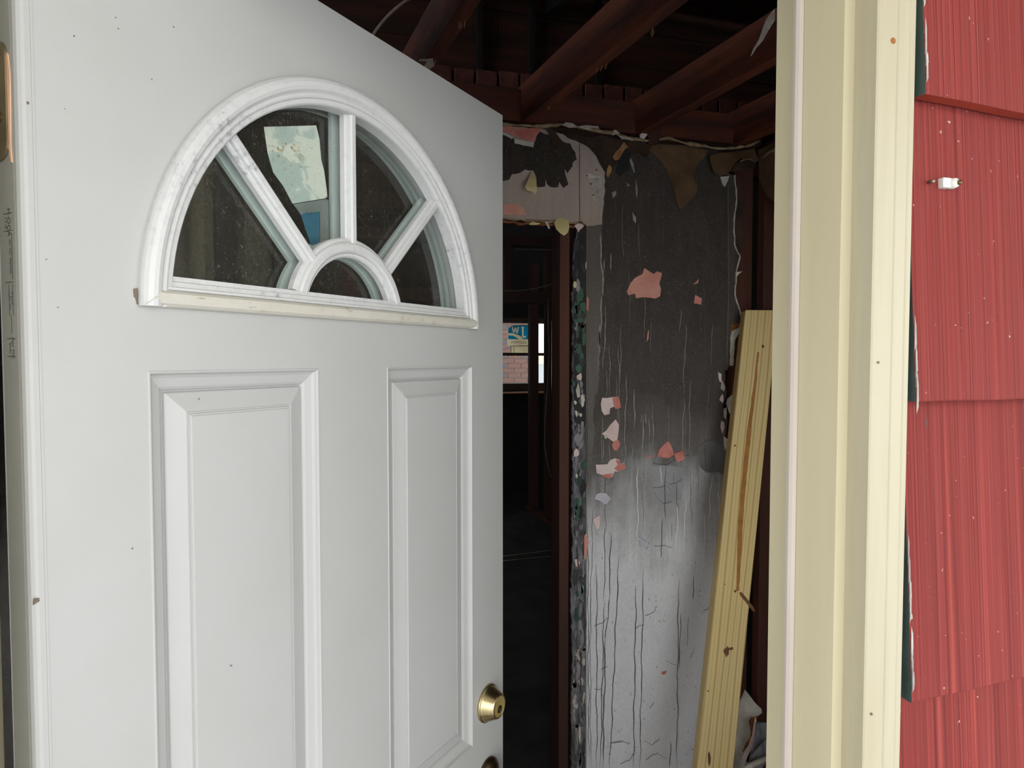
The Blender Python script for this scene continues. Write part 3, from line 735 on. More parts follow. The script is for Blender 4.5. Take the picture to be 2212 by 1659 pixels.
# main plaster face
right_edge = [(1572, 372), (1588, 380), (1592, 430), (1586, 480), (1588, 530), (1598, 552), (1590, 590), (1588, 640), (1597, 665), (1603, 690), (1594, 706), (1586, 715), (1580, 735), (1578, 790), (1566, 800), (1570, 850), (1562, 880), (1572, 905), (1566, 960), (1572, 1010), (1570, 1080), (1573, 1160), (1570, 1300), (1566, 1659), (1562, 1700)]
top_edge = [(1268, 300), (1300, 292), (1330, 300), (1420, 310), (1470, 312), (1530, 322), (1565, 330), (1572, 372)]
main = [(1268, 1700)] + rough_line([(1268, 1700), (1268, 300)], 60, 1.0, 4)[1:-1] + top_edge[:-1] + rough_line(right_edge, 8, 1.6, 5)
patch('plaster', main, YB, .016, 'sooty_plaster', 'plaster face, soot black above and pale grey below')
# corner bead strip along the right edge and left pale strip
patch('corner_bead', [(1572, 376), (1575, 376), (1575.5, 640), (1571, 800), (1568.5, 800), (1572.5, 640)], YB - .002, .003, 'corner_strip')
for a in (1579, 1583, 1587):
    patch('paint_line', [(a, 378), (a + 1.2, 378), (a + .6, 520), (a - 1, 690), (a - 2.2, 690), (a - .6, 520)], YB - .0015, .002, 'corner_strip')
patch('edge_strip', [(1268, 487)] + rough_line([(1302, 484), (1298, 560), (1302, 640), (1294, 720), (1296, 800), (1284, 880), (1282, 960), (1269, 1050)], 8, 3.0, 66), YB - .0012, .0014, 'corner_strip', 'paler grey strip beside the missing door casing')
# white broken gypsum edge
ed = rough_line([(1589, 378), (1593, 430), (1587, 480), (1589, 530), (1600, 553), (1592, 592), (1590, 640), (1599, 668), (1606, 693), (1597, 708), (1589, 720), (1584, 738), (1581, 790)], 9, 1.2, 9)
pts = ed + [(x - 3.2 + (i % 3) * .6, y) for i, (x, y) in reversed(list(enumerate(ed)))]
patch('broken_edge', pts, YB - .003, .016, 'gypsum', 'white broken gypsum edge')
patch('paper_tear', rough_line([(1590, 408), (1600, 420), (1606, 445), (1605, 500), (1602, 545), (1596, 548), (1588, 520), (1588, 440), (1590, 408)], 12, 1, 3)[:-1], YB + .006, .004, 'kraft_dark', 'brown torn backing paper')
patch('paper_tear', [(1579, 702), (1600, 697), (1597, 708), (1584, 716), (1578, 716)], YB - .0015, .003, 'rust')
patch('paint_chip', [(1590, 588), (1604, 586), (1596, 592), (1590, 600)], YB - .006, .003, 'chip_white'); patch('paint_chip', rough_line([(1581, 716), (1598, 707), (1596, 720), (1588, 734), (1584, 790), (1578, 790), (1578, 730), (1581, 716)], 9, 1, 6)[:-1], YB - .004, .004, 'chip_white')
patch('paint_chip', rough_line([(1572, 862), (1582, 852), (1588, 856), (1592, 872), (1590, 892), (1580, 896), (1574, 884), (1570, 872), (1572, 862)], 6, 1.6, 61)[:-1], YB + .006, .006, 'chip_white')
for i, (x, y) in enumerate(((1556, 812), (1562, 836), (1560, 862), (1566, 892), (1562, 918), (1568, 955))):
    patch('paint_chip', [(x + dx * random.Random(70 + i * 9 + q).uniform(.4, 1.5), y + dy * random.Random(71 + i * 7 + q).uniform(.4, 1.6)) for q, (dx, dy) in enumerate(((-3, -10), (4, -8), (5, 0), (4, 10), (-1, 12), (-4, 3)))], YB - .0025, .003, 'chip_white' if i % 2 else 'pale_pink')

# header over the inner doorway: white-pink paint with a big sooty patch
hdr = [(1060, 272), (1120, 274), (1180, 280), (1225, 292), (1250, 306), (1270, 318), (1288, 338), (1300, 362), (1307, 372), (1306, 420), (1303, 450), (1301, 484), (1290, 486), (1268, 488), (1256, 478), (1230, 480), (1200, 476), (1150, 474), (1060, 470)]
hp = [(980, 270)] + rough_line(hdr, 9, 1.2, 11) + [(980, 466)]
patch('header_plaster', hp, YB - .003, .018, 'header_paint', 'dirty white and pink painted plaster over the inner doorway')
patch('header_plaster', [(900, 250), (985, 262), (985, 468), (900, 458)], YB - .003, .018, 'header_paint')
sp_px = [(1060, 300), (1086, 292), (1100, 296), (1110, 300), (1112, 306), (1140, 314), (1152, 318), (1158, 292), (1166, 284), (1178, 290), (1205, 296), (1216, 306), (1232, 310), (1236, 320), (1243, 330), (1246, 344), (1238, 350), (1236, 360), (1230, 368), (1226, 374), (1220, 364), (1224, 386), (1228, 398), (1217, 406), (1208, 392), (1206, 404), (1190, 404), (1182, 398), (1180, 384), (1178, 402), (1160, 404), (1158, 380), (1152, 368), (1134, 366), (1122, 374), (1106, 376), (1100, 388), (1090, 390), (1060, 394)]
patch('soot_patch', rough_line(sp_px, 7, 1.2, 12), YB - .0048, .002, 'soot_patch', 'charcoal coloured paint layer with torn fringe')
patch('red_patch', rough_line([(1060, 272), (1100, 270), (1116, 278), (1150, 276), (1172, 278), (1160, 292), (1156, 306), (1140, 304), (1124, 298), (1106, 292), (1086, 282), (1060, 284)], 7, 1, 13), YB - .0056, .002, 'red_pink', 'reddish patch under the peeled ceiling edge')
patch('cream_flap', rough_line([(1111, 300), (1120, 302), (1154, 308), (1152, 318), (1138, 315), (1112, 310)], 8, .8, 14), YB - .0066, .003, 'chip_white', 'cream peeled paint strip')
patch('cream_flap', rough_line([(1084, 283), (1094, 288), (1108, 296), (1106, 300), (1094, 294), (1084, 289)], 8, .6, 15), YB - .0066, .003, 'chip_white')
patch('red_patch', rough_line([(1060, 442), (1086, 444), (1108, 440), (1124, 444), (1132, 450), (1136, 464), (1110, 464), (1060, 462)], 8, 1.2, 16), YB - .0042, .002, 'pink', 'salmon patch of old paint')
patch('dark_flap', [(1176, 273), (1188, 276), (1200, 286), (1212, 302), (1217, 308), (1200, 320), (1194, 306), (1188, 292)], YB - .012, .002, 'kraft_dark', 'dark scorched paper flap')
patch('seam_line', [(1251, 310), (1252.5, 310), (1253, 480), (1251.5, 480)], YB - .0042, .0015, 'kraft')
patch('bare_plaster', rough_line([(1271, 384), (1300, 384), (1300, 400), (1297, 414), (1296, 428), (1290, 435), (1281, 434), (1278, 424), (1280, 410), (1276, 398), (1271, 384)], 7, 1, 17)[:-1], YB - .0042, .0015, 'gypsum', 'bare plaster where the paint flaked away')
patch('paint_chip', [(1263, 376), (1274, 375), (1284, 380), (1298, 381), (1300, 386), (1290, 384), (1274, 385), (1266, 382)], YB - .0065, .002, 'chip_white')
for x, y in ((1288, 367), (1267, 379), (1276, 397), (1281, 421)):
    patch('nail_hole', [(x - 2, y - 1.5), (x + 2, y - 2), (x + 2.5, y + 1.5), (x, y + 2.5)], YB - .0070, .001, 'rust')

def flap(name, pxs, y, lift, mat, label, parent=None, th=.0008):
    """peeled sheet hanging from its top edge, standing off the wall further down"""
    ys_ = [p_[1] for p_ in pxs]; y_min, y_max = min(ys_), max(ys_)
    P3 = []
    for px, py in pxs:
        u = (py - y_min) / (y_max - y_min); P3.append(aty(px, py, y - lift * math.sin(u * 1.9)))
    flat2 = [Vector((p_.x, 0, p_.z)) for p_ in P3]; tris = tessellate_polygon([flat2]); n = len(P3)
    V = P3 + [p_ + Vector((0, th, 0)) for p_ in P3]
    Fc = [tuple(t_) for t_ in tris] + [tuple(i + n for i in reversed(t_)) for t_ in tris] + [(i, (i + 1) % n, (i + 1) % n + n, i + n) for i in range(n)]
    return mesh_obj(name, V, Fc, mat, parent or wb, label=label)
flap('curled_chip', [(1148, 370), (1153, 372), (1158, 388), (1160, 405), (1160, 412), (1156, 420), (1150, 414), (1140, 412), (1134, 404), (1141, 388)], YB - .006, .03, 'chip_yellow', 'curled pale yellow paint chip')
flap('curled_chip', [(1202, 472), (1214, 470), (1228, 476), (1230, 490), (1227, 502), (1219, 509), (1209, 503), (1201, 494), (1197, 482)], YB - .006, .02, 'chip_yellow', 'hanging cream paint chip under the header')
# ragged underside of the header
rim_pts = rough_line([(1060, 471), (1110, 474), (1150, 477), (1200, 479), (1240, 481), (1262, 485)], 8, 1.6, 21)
tube('broken_edge', [aty(x, y, YB + .002) for x, y in rim_pts], [random.Random(i).uniform(.003, .007) for i in range(len(rim_pts))], 'rim', wb, 6)
rim2 = rough_line([(1060, 478), (1100, 480), (1150, 484), (1210, 484), (1240, 490)], 10, 2, 22)
tube('scorched_lath', [aty(x, y, YB + .010) for x, y in rim2], [random.Random(i + 9).uniform(.003, .008) for i in range(len(rim2))], 'rust', wb, 6)
patch('paint_chip', [(1142, 484), (1150, 479), (1168, 482), (1160, 486), (1146, 486)], YB - .004, .002, 'chip_yellow'); patch('paint_chip', [(1178, 478), (1182, 479), (1188, 492), (1186, 495), (1182, 488)], YB - .004, .002, 'chip_white')
patch('paint_chip', rough_line([(1240, 488), (1252, 482), (1262, 488), (1256, 494), (1250, 502), (1246, 494), (1240, 488)], 5, 1, 23)[:-1], YB - .004, .003, 'pale_pink')

# strip of old paint layers where the door casing was torn off
strip_L = rough_line([(1247, 492), (1246, 510), (1240, 530), (1238, 560), (1239, 600), (1236, 640), (1238, 700), (1237, 800), (1236, 900), (1238, 1000), (1236, 1080), (1237, 1200), (1233, 1290), (1236, 1400), (1234, 1659), (1234, 1700)], 7, 2.0, 31)
patch('old_paint_strip', strip_L + [(1270, 1700), (1270, 492)], YB + .004, .012, 'ash_grey', 'strip of flaking dark and green paint where the casing was torn off')
patch('scorched_paint', rough_line([(1250, 494), (1268, 490), (1269, 700), (1268, 900), (1262, 925), (1250, 915), (1242, 930), (1239, 800), (1240, 560), (1243, 530), (1250, 494)], 9, 1.5, 32)[:-1], YB + .002, .002, 'soot')
rnd = random.Random(33)
def blob(cx, cy, w, h, seed, n=9):
    r_ = random.Random(seed); return [(cx + w * .5 * r_.uniform(.55, 1.1) * math.cos(a), cy + h * .5 * r_.uniform(.55, 1.1) * math.sin(a)) for a in [2 * math.pi * k / n for k in range(n)]]
gx = [(1252, 640, 20, 50), (1258, 668, 22, 40), (1247, 690, 14, 40), (1254, 720, 22, 34), (1250, 752, 18, 30), (1257, 775, 14, 30), (1251, 795, 16, 24), (1246, 668, 10, 30), (1264, 1045, 7, 30), (1262, 1082, 9, 16), (1260, 1180, 5, 16), (1256, 1290, 14, 34), (1259, 1275, 16, 40), (1257, 1362, 8, 40), (1256, 1420, 6, 60)]
for i, (x, y, w, h) in enumerate(gx): patch('green_paint', blob(x, y, w, h, 300 + i), YB + .0015, .002, 'green')
def shard(cx_, cy_, w_, h_, r_):
    n = r_.randint(5, 8); a0 = r_.uniform(0, 6.28)
    return [(min(1269, cx_ + w_ * .5 * r_.uniform(.45, 1.25) * math.cos(a0 + 2 * math.pi * k / n)), cy_ + h_ * .5 * r_.uniform(.45, 1.25) * math.sin(a0 + 2 * math.pi * k / n)) for k in range(n)]
pm('flake_mauve', (150, 142, 146), (120, 114, 118), rough=.7, scale=30, bs=.3, bscale=120); pm('flake_grey', (132, 130, 132), (98, 96, 98), rough=.7, scale=30, bs=.4, bscale=120); pm('flake_dark', (66, 62, 62), (46, 43, 43), rough=.7, scale=30, bs=.4, bscale=120); pm('flake_brown', (100, 80, 70), (76, 60, 52), rough=.7, scale=30, bs=.4, bscale=120)
r_ = random.Random(91)
zones = [(500, 620, 10, ('soot', 'flake_dark')), (620, 830, 44, ('green', 'flake_dark', 'green', 'flake_brown', 'soot', 'green', 'flake_mauve')), (800, 940, 20, ('flake_dark', 'flake_grey', 'soot', 'chip_white', 'flake_mauve')), (930, 1010, 10, ('flake_mauve', 'flake_mauve', 'flake_dark')), (1000, 1160, 16, ('flake_dark', 'flake_grey', 'soot', 'green')), (1140, 1260, 20, ('flake_mauve', 'flake_grey', 'flake_dark')), (1250, 1420, 28, ('flake_mauve', 'flake_grey', 'green', 'flake_grey')), (1400, 1660, 46, ('flake_grey', 'flake_mauve', 'gypsum', 'flake_grey'))]
for za, zb_, n_k, mts in zones:
    for k in range(n_k):
        big = r_.random() < .4
        patch('paint_flake', shard(r_.uniform(1240, 1264), r_.uniform(za, zb_), r_.uniform(8, 18) if big else r_.uniform(4, 9), r_.uniform(18, 46) if big else r_.uniform(8, 24), r_), YB + .0022 - .0012 * (k % 4), .0018, r_.choice(mts))
for x, y, w, h, mt in ((1250, 845, 13, 30, 'chip_white'), (1243, 870, 7, 14, 'chip_white'), (1259, 872, 6, 22, 'chip_white'), (1245, 893, 7, 16, 'chip_white'), (1258, 922, 9, 34, 'flake_mauve'), (1248, 950, 16, 32, 'flake_mauve'), (1246, 978, 15, 26, 'pale_pink'), (1245, 1028, 6, 12, 'chip_white'), (1253, 1024, 3, 10, 'chip_white'), (1242, 615, 8, 20, 'chip_yellow'), (1266, 575, 3, 20, 'chip_white'), (1252, 815, 12, 20, 'pale_pink'), (1251, 1590, 14, 50, 'chip_white'), (1247, 1216, 12, 22, 'pale_pink')):
    patch('paint_flake', shard(x, y, w, h, r_), YB - .0028, .002, mt)
bm = bmesh.new()
def add_ribbon(bm, pxs, w, y, th=.0008, seed=0):
    rnd_ = random.Random(seed); A = []
    n = len(pxs)
    for i, (x, yy) in enumerate(pxs):
        ww = w * .5 * (rnd_.uniform(.5, 1.25)) * (0.35 if i in (0, n - 1) else 1)
        A.append((bm.verts.new(aty(x - ww, yy, y)), bm.verts.new(aty(x + ww, yy, y))))
    for a, b in zip(A, A[1:]): bm.faces.new((a[0], a[1], b[1], b[0]))
for i in range(30):
    x = rnd.uniform(1238, 1266); y = rnd.uniform(1000, 1640); L = rnd.uniform(20, 110)
    add_ribbon(bm, [(x + rnd.uniform(-1.5, 1.5), y + L * k / 6) for k in range(7)], rnd.uniform(1.2, 4), YB - .0035, seed=i)
bm_obj('charred_cracks', bm, 'streak_dark', wb, kind='stuff')
patch('paint_line', [(1266, 488), (1268, 488), (1268, 1690), (1266, 1690)], YB - .001, .004, 'corner_strip')
patch('red_patch', [(1262, 1158), (1267, 1150), (1272, 1172), (1268, 1190), (1265, 1208), (1262, 1208)], YB - .003, .002, 'pink'); patch('red_patch', [(1268, 640), (1272, 646), (1271, 672), (1267, 668)], YB - .003, .002, 'red_pink')

# flaked patches on the main face
def flakes(defs):
    for i, (pxs, mt, lb) in enumerate(defs):
        patch('flaked_patch', pxs, YB - .0022 - .0002 * i, .0026, mt, lb)
flakes([
    ([(1392, 579), (1412, 592), (1420, 586), (1430, 590), (1428, 600), (1424, 612), (1428, 625), (1426, 640), (1416, 645), (1404, 643), (1390, 642), (1374, 644), (1372, 634), (1358, 638), (1354, 630), (1362, 612), (1372, 600), (1388, 592)], 'pink', 'large pink flake patch'),
    ([(1502, 637), (1516, 645), (1515, 658), (1499, 655)], 'red_pink', 'small square pink patch'), ([(1500, 612), (1510, 602), (1508, 612), (1500, 614), (1497, 612)], 'red_pink', None),
    ([(1301, 859), (1310, 860), (1322, 858), (1336, 857), (1340, 874), (1342, 879), (1330, 883), (1327, 878), (1318, 882), (1317, 894), (1306, 897), (1300, 888), (1298, 872)], 'pale_pink', 'pale pink patch shaped like a bracket'),
    ([(1323, 859), (1337, 857), (1342, 880), (1331, 884), (1325, 874)], 'red_pink', None),
    ([(1330, 906), (1337, 918), (1336, 936), (1333, 952), (1326, 955), (1312, 945), (1300, 937), (1310, 930), (1318, 918)], 'pale_pink', 'pale pink fish-shaped patch'),
    ([(1326, 953), (1336, 950), (1340, 960), (1333, 974), (1326, 972), (1322, 962)], 'red_pink', None),
    ([(1306, 938), (1313, 942), (1309, 949), (1305, 944)], 'chip_white', None),
    ([(1287, 1004), (1312, 1003), (1318, 994), (1328, 990), (1338, 993), (1339, 1003), (1348, 999), (1352, 1011), (1342, 1014), (1334, 1019), (1328, 1018), (1322, 1030), (1312, 1033), (1300, 1026), (1289, 1022)], 'pale_pink', 'pale patch with red fringe'),
    ([(1330, 994), (1338, 994), (1340, 1003), (1348, 1000), (1352, 1012), (1334, 1018), (1327, 1012), (1334, 1004)], 'red_pink', None), ([(1300, 1026), (1324, 1022), (1318, 1033), (1310, 1033)], 'red_pink', None),
    ([(1444, 952), (1452, 968), (1456, 982), (1444, 990), (1420, 986), (1424, 972), (1434, 960)], 'red_pink', 'triangular pink patch'),
    ([(1457, 980), (1474, 973), (1480, 990), (1464, 999), (1458, 990)], 'red_pink', 'small diamond pink patch'),
    ([(1396, 986), (1408, 983), (1412, 986), (1400, 988)], 'red_pink', None),
    ([(1298, 1064), (1310, 1066), (1319, 1077), (1312, 1088), (1306, 1090), (1296, 1082), (1284, 1078), (1288, 1068)], 'lilac', 'lilac white flake'),
    ([(1296, 1112), (1296, 1130), (1294, 1142), (1288, 1143), (1283, 1130), (1281, 1122), (1288, 1118)], 'pale_pink', 'small pale flake'),
    ([(1399, 718), (1402, 712), (1401, 732), (1397, 738)], 'pink', None), ([(1431, 1452), (1440, 1450), (1438, 1457), (1430, 1457)], 'red_pink', None),
    ([(1382, 1168), (1400, 1171), (1402, 1178), (1395, 1186), (1384, 1180)], 'lilac', None),
])
# torn brown paper hanging from the ceiling line, dark scorched layers
kp = [(1425, 312), (1470, 314), (1530, 324), (1526, 334), (1516, 345), (1504, 358), (1498, 372), (1500, 386), (1506, 398), (1506, 412), (1498, 426), (1484, 440), (1476, 448), (1468, 453), (1462, 440), (1458, 420), (1452, 404), (1448, 386), (1440, 366), (1426, 344), (1412, 332), (1402, 326), (1408, 314)]
patch('torn_paper', rough_line(kp, 7, 1.2, 41), YB - .004, .003, 'kraft', 'hanging tongue of torn brown paper')
patch('torn_paper', rough_line([(1456, 396), (1470, 392), (1496, 380), (1502, 396), (1506, 412), (1496, 428), (1480, 444), (1468, 453), (1460, 432), (1456, 396)], 9, 1, 42)[:-1], YB - .008, .003, 'kraft')
dk = [(1216, 288), (1240, 290), (1270, 296), (1310, 300), (1345, 306), (1344, 330), (1332, 352), (1322, 368), (1310, 370), (1302, 352), (1290, 332), (1270, 316), (1246, 304), (1228, 298)]
patch('scorched_paper', rough_line(dk, 8, 1.2, 43), YB - .0075, .003, 'kraft_dark', 'dark scorched paper below the ceiling line')
patch('scorched_paper', rough_line([(1345, 304), (1400, 312), (1426, 318), (1418, 330), (1405, 326), (1396, 340), (1380, 330), (1366, 334), (1350, 322)], 8, 1.2, 44), YB - .003, .003, 'kraft_dark')
flap('torn_paper', rough_line([(1534, 336), (1560, 330), (1600, 326), (1630, 320), (1634, 334), (1640, 344), (1632, 352), (1620, 344), (1600, 342), (1590, 350), (1580, 368), (1570, 376), (1556, 380), (1544, 374), (1538, 360), (1534, 336)], 8, 1, 45)[:-1], YB - .006, .03, 'kraft', 'brown paper flap torn off the wall top', th=.002)
flap('torn_paper', rough_line([(1590, 352), (1606, 344), (1620, 345), (1632, 352), (1630, 364), (1600, 370), (1582, 370), (1590, 352)], 7, 1, 46)[:-1], YB - .03, .02, 'kraft_dark', 'curled brown paper edge', th=.003)
edge = rough_line([(1582, 371), (1586, 360), (1596, 351), (1606, 345), (1618, 343), (1626, 347)], 6, .8, 47)
tube('torn_edge', [aty(x, y, YB - .036) for x, y in edge], .0022, 'rim', wb, 5)
patch('tan_flap', [(1348, 306), (1352, 312), (1358, 318), (1350, 322), (1342, 336), (1338, 344), (1328, 346), (1324, 338), (1330, 328), (1340, 318)], YB - .014, .004, 'tan', 'tan torn paper curl'); patch('tan_flap', [(1316, 356), (1322, 362), (1320, 372), (1314, 384), (1310, 378), (1312, 364)], YB - .012, .004, 'tan')
patch('scorched_paint', rough_line([(1336, 346), (1348, 326), (1356, 322), (1362, 340), (1358, 368), (1340, 380), (1330, 372), (1336, 346)], 8, 1.5, 48)[:-1], YB - .003, .003, 'soot')
patch('pale_tear', [(1556, 382), (1576, 380), (1570, 396), (1566, 404), (1560, 396)], YB - .004, .003, 'chip_white')
# pale scuffs near the top
for i, pxs in enumerate(([(1362, 340), (1368, 352), (1372, 372), (1370, 374), (1364, 360), (1360, 346)], [(1350, 344), (1354, 352), (1352, 360), (1348, 358)], [(1352, 394), (1362, 400), (1356, 404)], [(1366, 458), (1374, 470), (1374, 482), (1368, 476)], [(1322, 416), (1330, 412), (1332, 420), (1324, 428)], [(1374, 388), (1378, 410), (1376, 430), (1373, 410)])):
    patch('scuff', pxs, YB - .0015, .002, 'streak_light')
# curled rim of old ceiling paper and plaster along the wall top, then round the corner
rp = rough_line([(1000, 258), (1060, 264), (1087, 268), (1130, 270), (1180, 272), (1222, 268), (1246, 274), (1290, 282), (1330, 288), (1365, 300), (1400, 304), (1440, 298), (1470, 306), (1510, 314), (1545, 320), (1580, 320), (1616, 315), (1640, 304)], 9, 1.5, 51)
rr_ = [random.Random(500 + i).uniform(.0035, .0085) for i in range(len(rp))]
tube('curled_rim', [aty(x, y, YB - .014 - .006 * math.sin(i * .7)) for i, (x, y) in enumerate(rp)], rr_, 'rim', wb, 7, label='curled plaster rim where the ceiling was torn away')
for i, pxs in enumerate(([(1215, 270), (1222, 264), (1236, 266), (1246, 274), (1230, 276)], [(1250, 274), (1262, 270), (1292, 272), (1296, 282), (1280, 280), (1262, 278)], [(1316, 286), (1330, 280), (1340, 288), (1324, 292)], [(1382, 292), (1396, 274), (1398, 292), (1392, 300), (1384, 300)], [(1336, 292), (1360, 296), (1378, 298), (1366, 304), (1344, 300)])):
    patch('rim_scrap', rough_line(pxs + [pxs[0]], 6, 1, 60 + i)[:-1], YB - .020, .004, 'gypsum' if i != 3 else 'pale_pink')
patch('scorched_post', [(1396, 274), (1430, 276), (1428, 296), (1418, 312), (1400, 312), (1402, 300)], YB - .024, .008, 'old_wood')

# water runs and hairline cracks over the soot
bm = bmesh.new(); rnd = random.Random(77)
def run(bm, x, y_a, y_b, w, drift=0, seed=0, wob=1.0):
    r_ = random.Random(seed); n = max(5, int((y_b - y_a) / 9)); P = []; ph = [r_.uniform(0, 6.28) for _ in range(3)]
    A = []
    for k in range(n + 1):
        u = k / n; yy = y_a + (y_b - y_a) * u
        off = wob * (1.3 * math.sin(yy * .045 + ph[0]) + .8 * math.sin(yy * .11 + ph[1]) + .4 * math.sin(yy * .31 + ph[2]))
        ww = w * .36 * (.88 + .14 * math.sin(yy * .07 + ph[1])) * min(1, 6 * u + .25, 6 * (1 - u) + .2)
        xx = x + drift * u + off
        A.append((bm.verts.new(aty(xx - ww, yy, YB - .0016)), bm.verts.new(aty(xx + ww, yy, YB - .0016))))
    for a, b in zip(A, A[1:]): bm.faces.new((a[0], a[1], b[1], b[0]))
lights = [(1353, 808, 1010, 3, -4), (1371, 842, 930, 3, -2), (1388, 893, 1052, 3.6, 3), (1394, 892, 915, 4, 2), (1384, 895, 912, 3, -1), (1400, 900, 985, 2.2, 6), (1409, 872, 1000, 2.4, 2), (1482, 700, 860, 2, -6), (1478, 860, 985, 2.2, -4), (1492, 820, 980, 2.4, -4), (1310, 800, 860, 2, 0), (1316, 740, 860, 1.8, 1), (1331, 815, 858, 2.2, 0), (1337, 740, 930, 1.6, 0), (1300, 900, 1000, 2, 1), (1303, 950, 1000, 2.4, 0), (1316, 950, 1050, 2, 0), (1366, 960, 1060, 2, -8), (1378, 1005, 1200, 3, -2), (1376, 1180, 1270, 2.2, -2), (1427, 1005, 1050, 2.2, 0), (1464, 1080, 1200, 3, -4), (1460, 1200, 1260, 2, -4), (1481, 1080, 1240, 3, -4), (1508, 980, 1026, 2.4, 0), (1538, 1028, 1120, 3, -6), (1552, 1060, 1120, 2.4, 2), (1524, 1110, 1220, 2.2, -6), (1503, 1150, 1210, 2.4, -4), (1442, 1150, 1190, 2, -1), (1415, 1220, 1310, 2, -2), (1408, 690, 760, 1.4, -4), (1342, 700, 840, 1.6, -4), (1393, 640, 730, 1.2, -2), (1296, 505, 620, 4.5, 8), (1305, 560, 640, 3.5, -3), (1300, 640, 760, 5, -6), (1310, 660, 800, 2.5, -8), (1296, 700, 800, 3.5, -4), (1318, 545, 585, 3.5, 1), (1472, 668, 720, 2, -4), (1530, 830, 870, 1.6, 0), (1446, 870, 960, 1.2, -3), (1360, 580, 700, 1, 0), (1380, 480, 560, 1, 0), (1345, 440, 560, 1, 0), (1540, 700, 790, 1.2, -4)]
for i, (x, a, b, w, d) in enumerate(lights):
    if a < 1000: run(bm, x, a, b, w, d, 700 + i)
bm3 = bmesh.new(); pm('streak_pale', (236, 235, 234), (222, 221, 221), rough=.7, scale=30)
for i, (x, a, b, w, d) in enumerate(lights):
    if a >= 1000: run(bm3, x, a, b, w, d, 700 + i)
bm_obj('white_water_runs', bm3, 'streak_pale', wb, kind='stuff')
bm_obj('pale_water_runs', bm, 'streak_light', wb, kind='stuff'); bm = bmesh.new()
for i in range(40):
    x = rnd.uniform(1285, 1560); a = rnd.uniform(380, 1050); run(bm, x, a, a + rnd.uniform(30, 150), rnd.uniform(.7, 1.3), rnd.uniform(-4, 2), 800 + i)
bm_obj('faint_water_runs', bm, 'streak_faint', wb, kind='stuff')
bm = bmesh.new()
darks = [(1289, 1220, 1659, 2.4, 0), (1307, 1140, 1300, 1.8, -2), (1305, 1300, 1659, 2.6, -8), (1320, 1150, 1290, 2.8, -4), (1317, 1290, 1380, 2.6, -10), (1308, 1370, 1659, 3.4, -6), (1337, 1200, 1659, 2.8, -20), (1374, 1265, 1659, 3.0, -6), (1390, 1230, 1659, 2.6, -8), (1466, 1250, 1659, 2.6, -4), (1470, 1325, 1445, 2.2, -2), (1270, 1130, 1659, 2, 2), (1432, 1120, 1205, 2.4, -4), (1437, 1005, 1120, 2.2, 0), (1461, 1045, 1100, 2.4, 4), (1498, 1243, 1296, 2.6, -2), (1448, 1600, 1659, 2.4, -1), (1524, 960, 1020, 2.4, 0), (1538, 970, 1010, 1.6, 0), (1281, 1100, 1350, 1.4, -6), (1275, 1300, 1659, 1.6, 1), (1308, 1030, 1150, 1.6, 0), (1450, 1130, 1165, 1.4, 0), (1487, 1330, 1400, 1.3, -2)]
for i, (x, a, b, w, d) in enumerate(darks): run(bm, x, a, b, w, d, 900 + i, .8)
segs = [[(1283, 1352), (1302, 1346), (1312, 1334)], [(1312, 1440), (1298, 1446)], [(1345, 1600), (1320, 1606), (1316, 1630)], [(1372, 1360), (1380, 1352), (1392, 1350)], [(1440, 1428), (1452, 1434), (1460, 1437)], [(1300, 1490), (1284, 1488)], [(1394, 1330), (1412, 1322), (1418, 1310)], [(1414, 1180), (1434, 1178), (1450, 1182)], [(1380, 1160), (1402, 1172), (1396, 1188)], [(1410, 1000), (1440, 1004), (1462, 990), (1490, 982)], [(1410, 1054), (1440, 1050), (1452, 1060)], [(1412, 1060), (1432, 1088), (1450, 1084)], [(1436, 1040), (1450, 1046), (1462, 1044), (1474, 1034)], [(1512, 1006), (1524, 1020), (1540, 1022), (1566, 1024)], [(1512, 962), (1526, 952), (1544, 950), (1560, 960)], [(1392, 1600), (1410, 1610), (1424, 1596)], [(1484, 1600), (1496, 1620), (1516, 1616)], [(1320, 1604), (1346, 1602), (1360, 1606)], [(1395, 1640), (1420, 1626), (1440, 1640)], [(1340, 1650), (1362, 1640), (1372, 1620)], [(1424, 660), (1430, 680), (1440, 690)], [(1446, 590), (1456, 602), (1474, 600)], [(1332, 622), (1350, 624), (1356, 630)], [(1520, 1320), (1534, 1312), (1548, 1322)], [(1500, 1400), (1496, 1412), (1492, 1424)], [(1396, 1520), (1404, 1530), (1412, 1516)]]
# slanted cracks need height, so give them a second offset ribbon
for i, s_ in enumerate(segs):
    P = rough_line(s_, 4, 1.2, 950 + i); A = [(bm.verts.new(aty(x - .3, y - .55, YB - .0018)), bm.verts.new(aty(x + .3, y + .55, YB - .0018))) for x, y in P]
    for a, b in zip(A, A[1:]): bm.faces.new((a[0], b[0], b[1], a[1]))
rnd = random.Random(5)
for i in range(60):
    x, y = rnd.uniform(1300, 1550), rnd.uniform(1180, 1650); add_ribbon(bm, [(x, y), (x + rnd.uniform(-2, 2), y + rnd.uniform(2, 5)), (x + rnd.uniform(-3, 3), y + rnd.uniform(4, 7))], 1.0, YB - .0017, seed=i)
bm_obj('hairline_cracks', bm, 'crack', wb, kind='stuff')
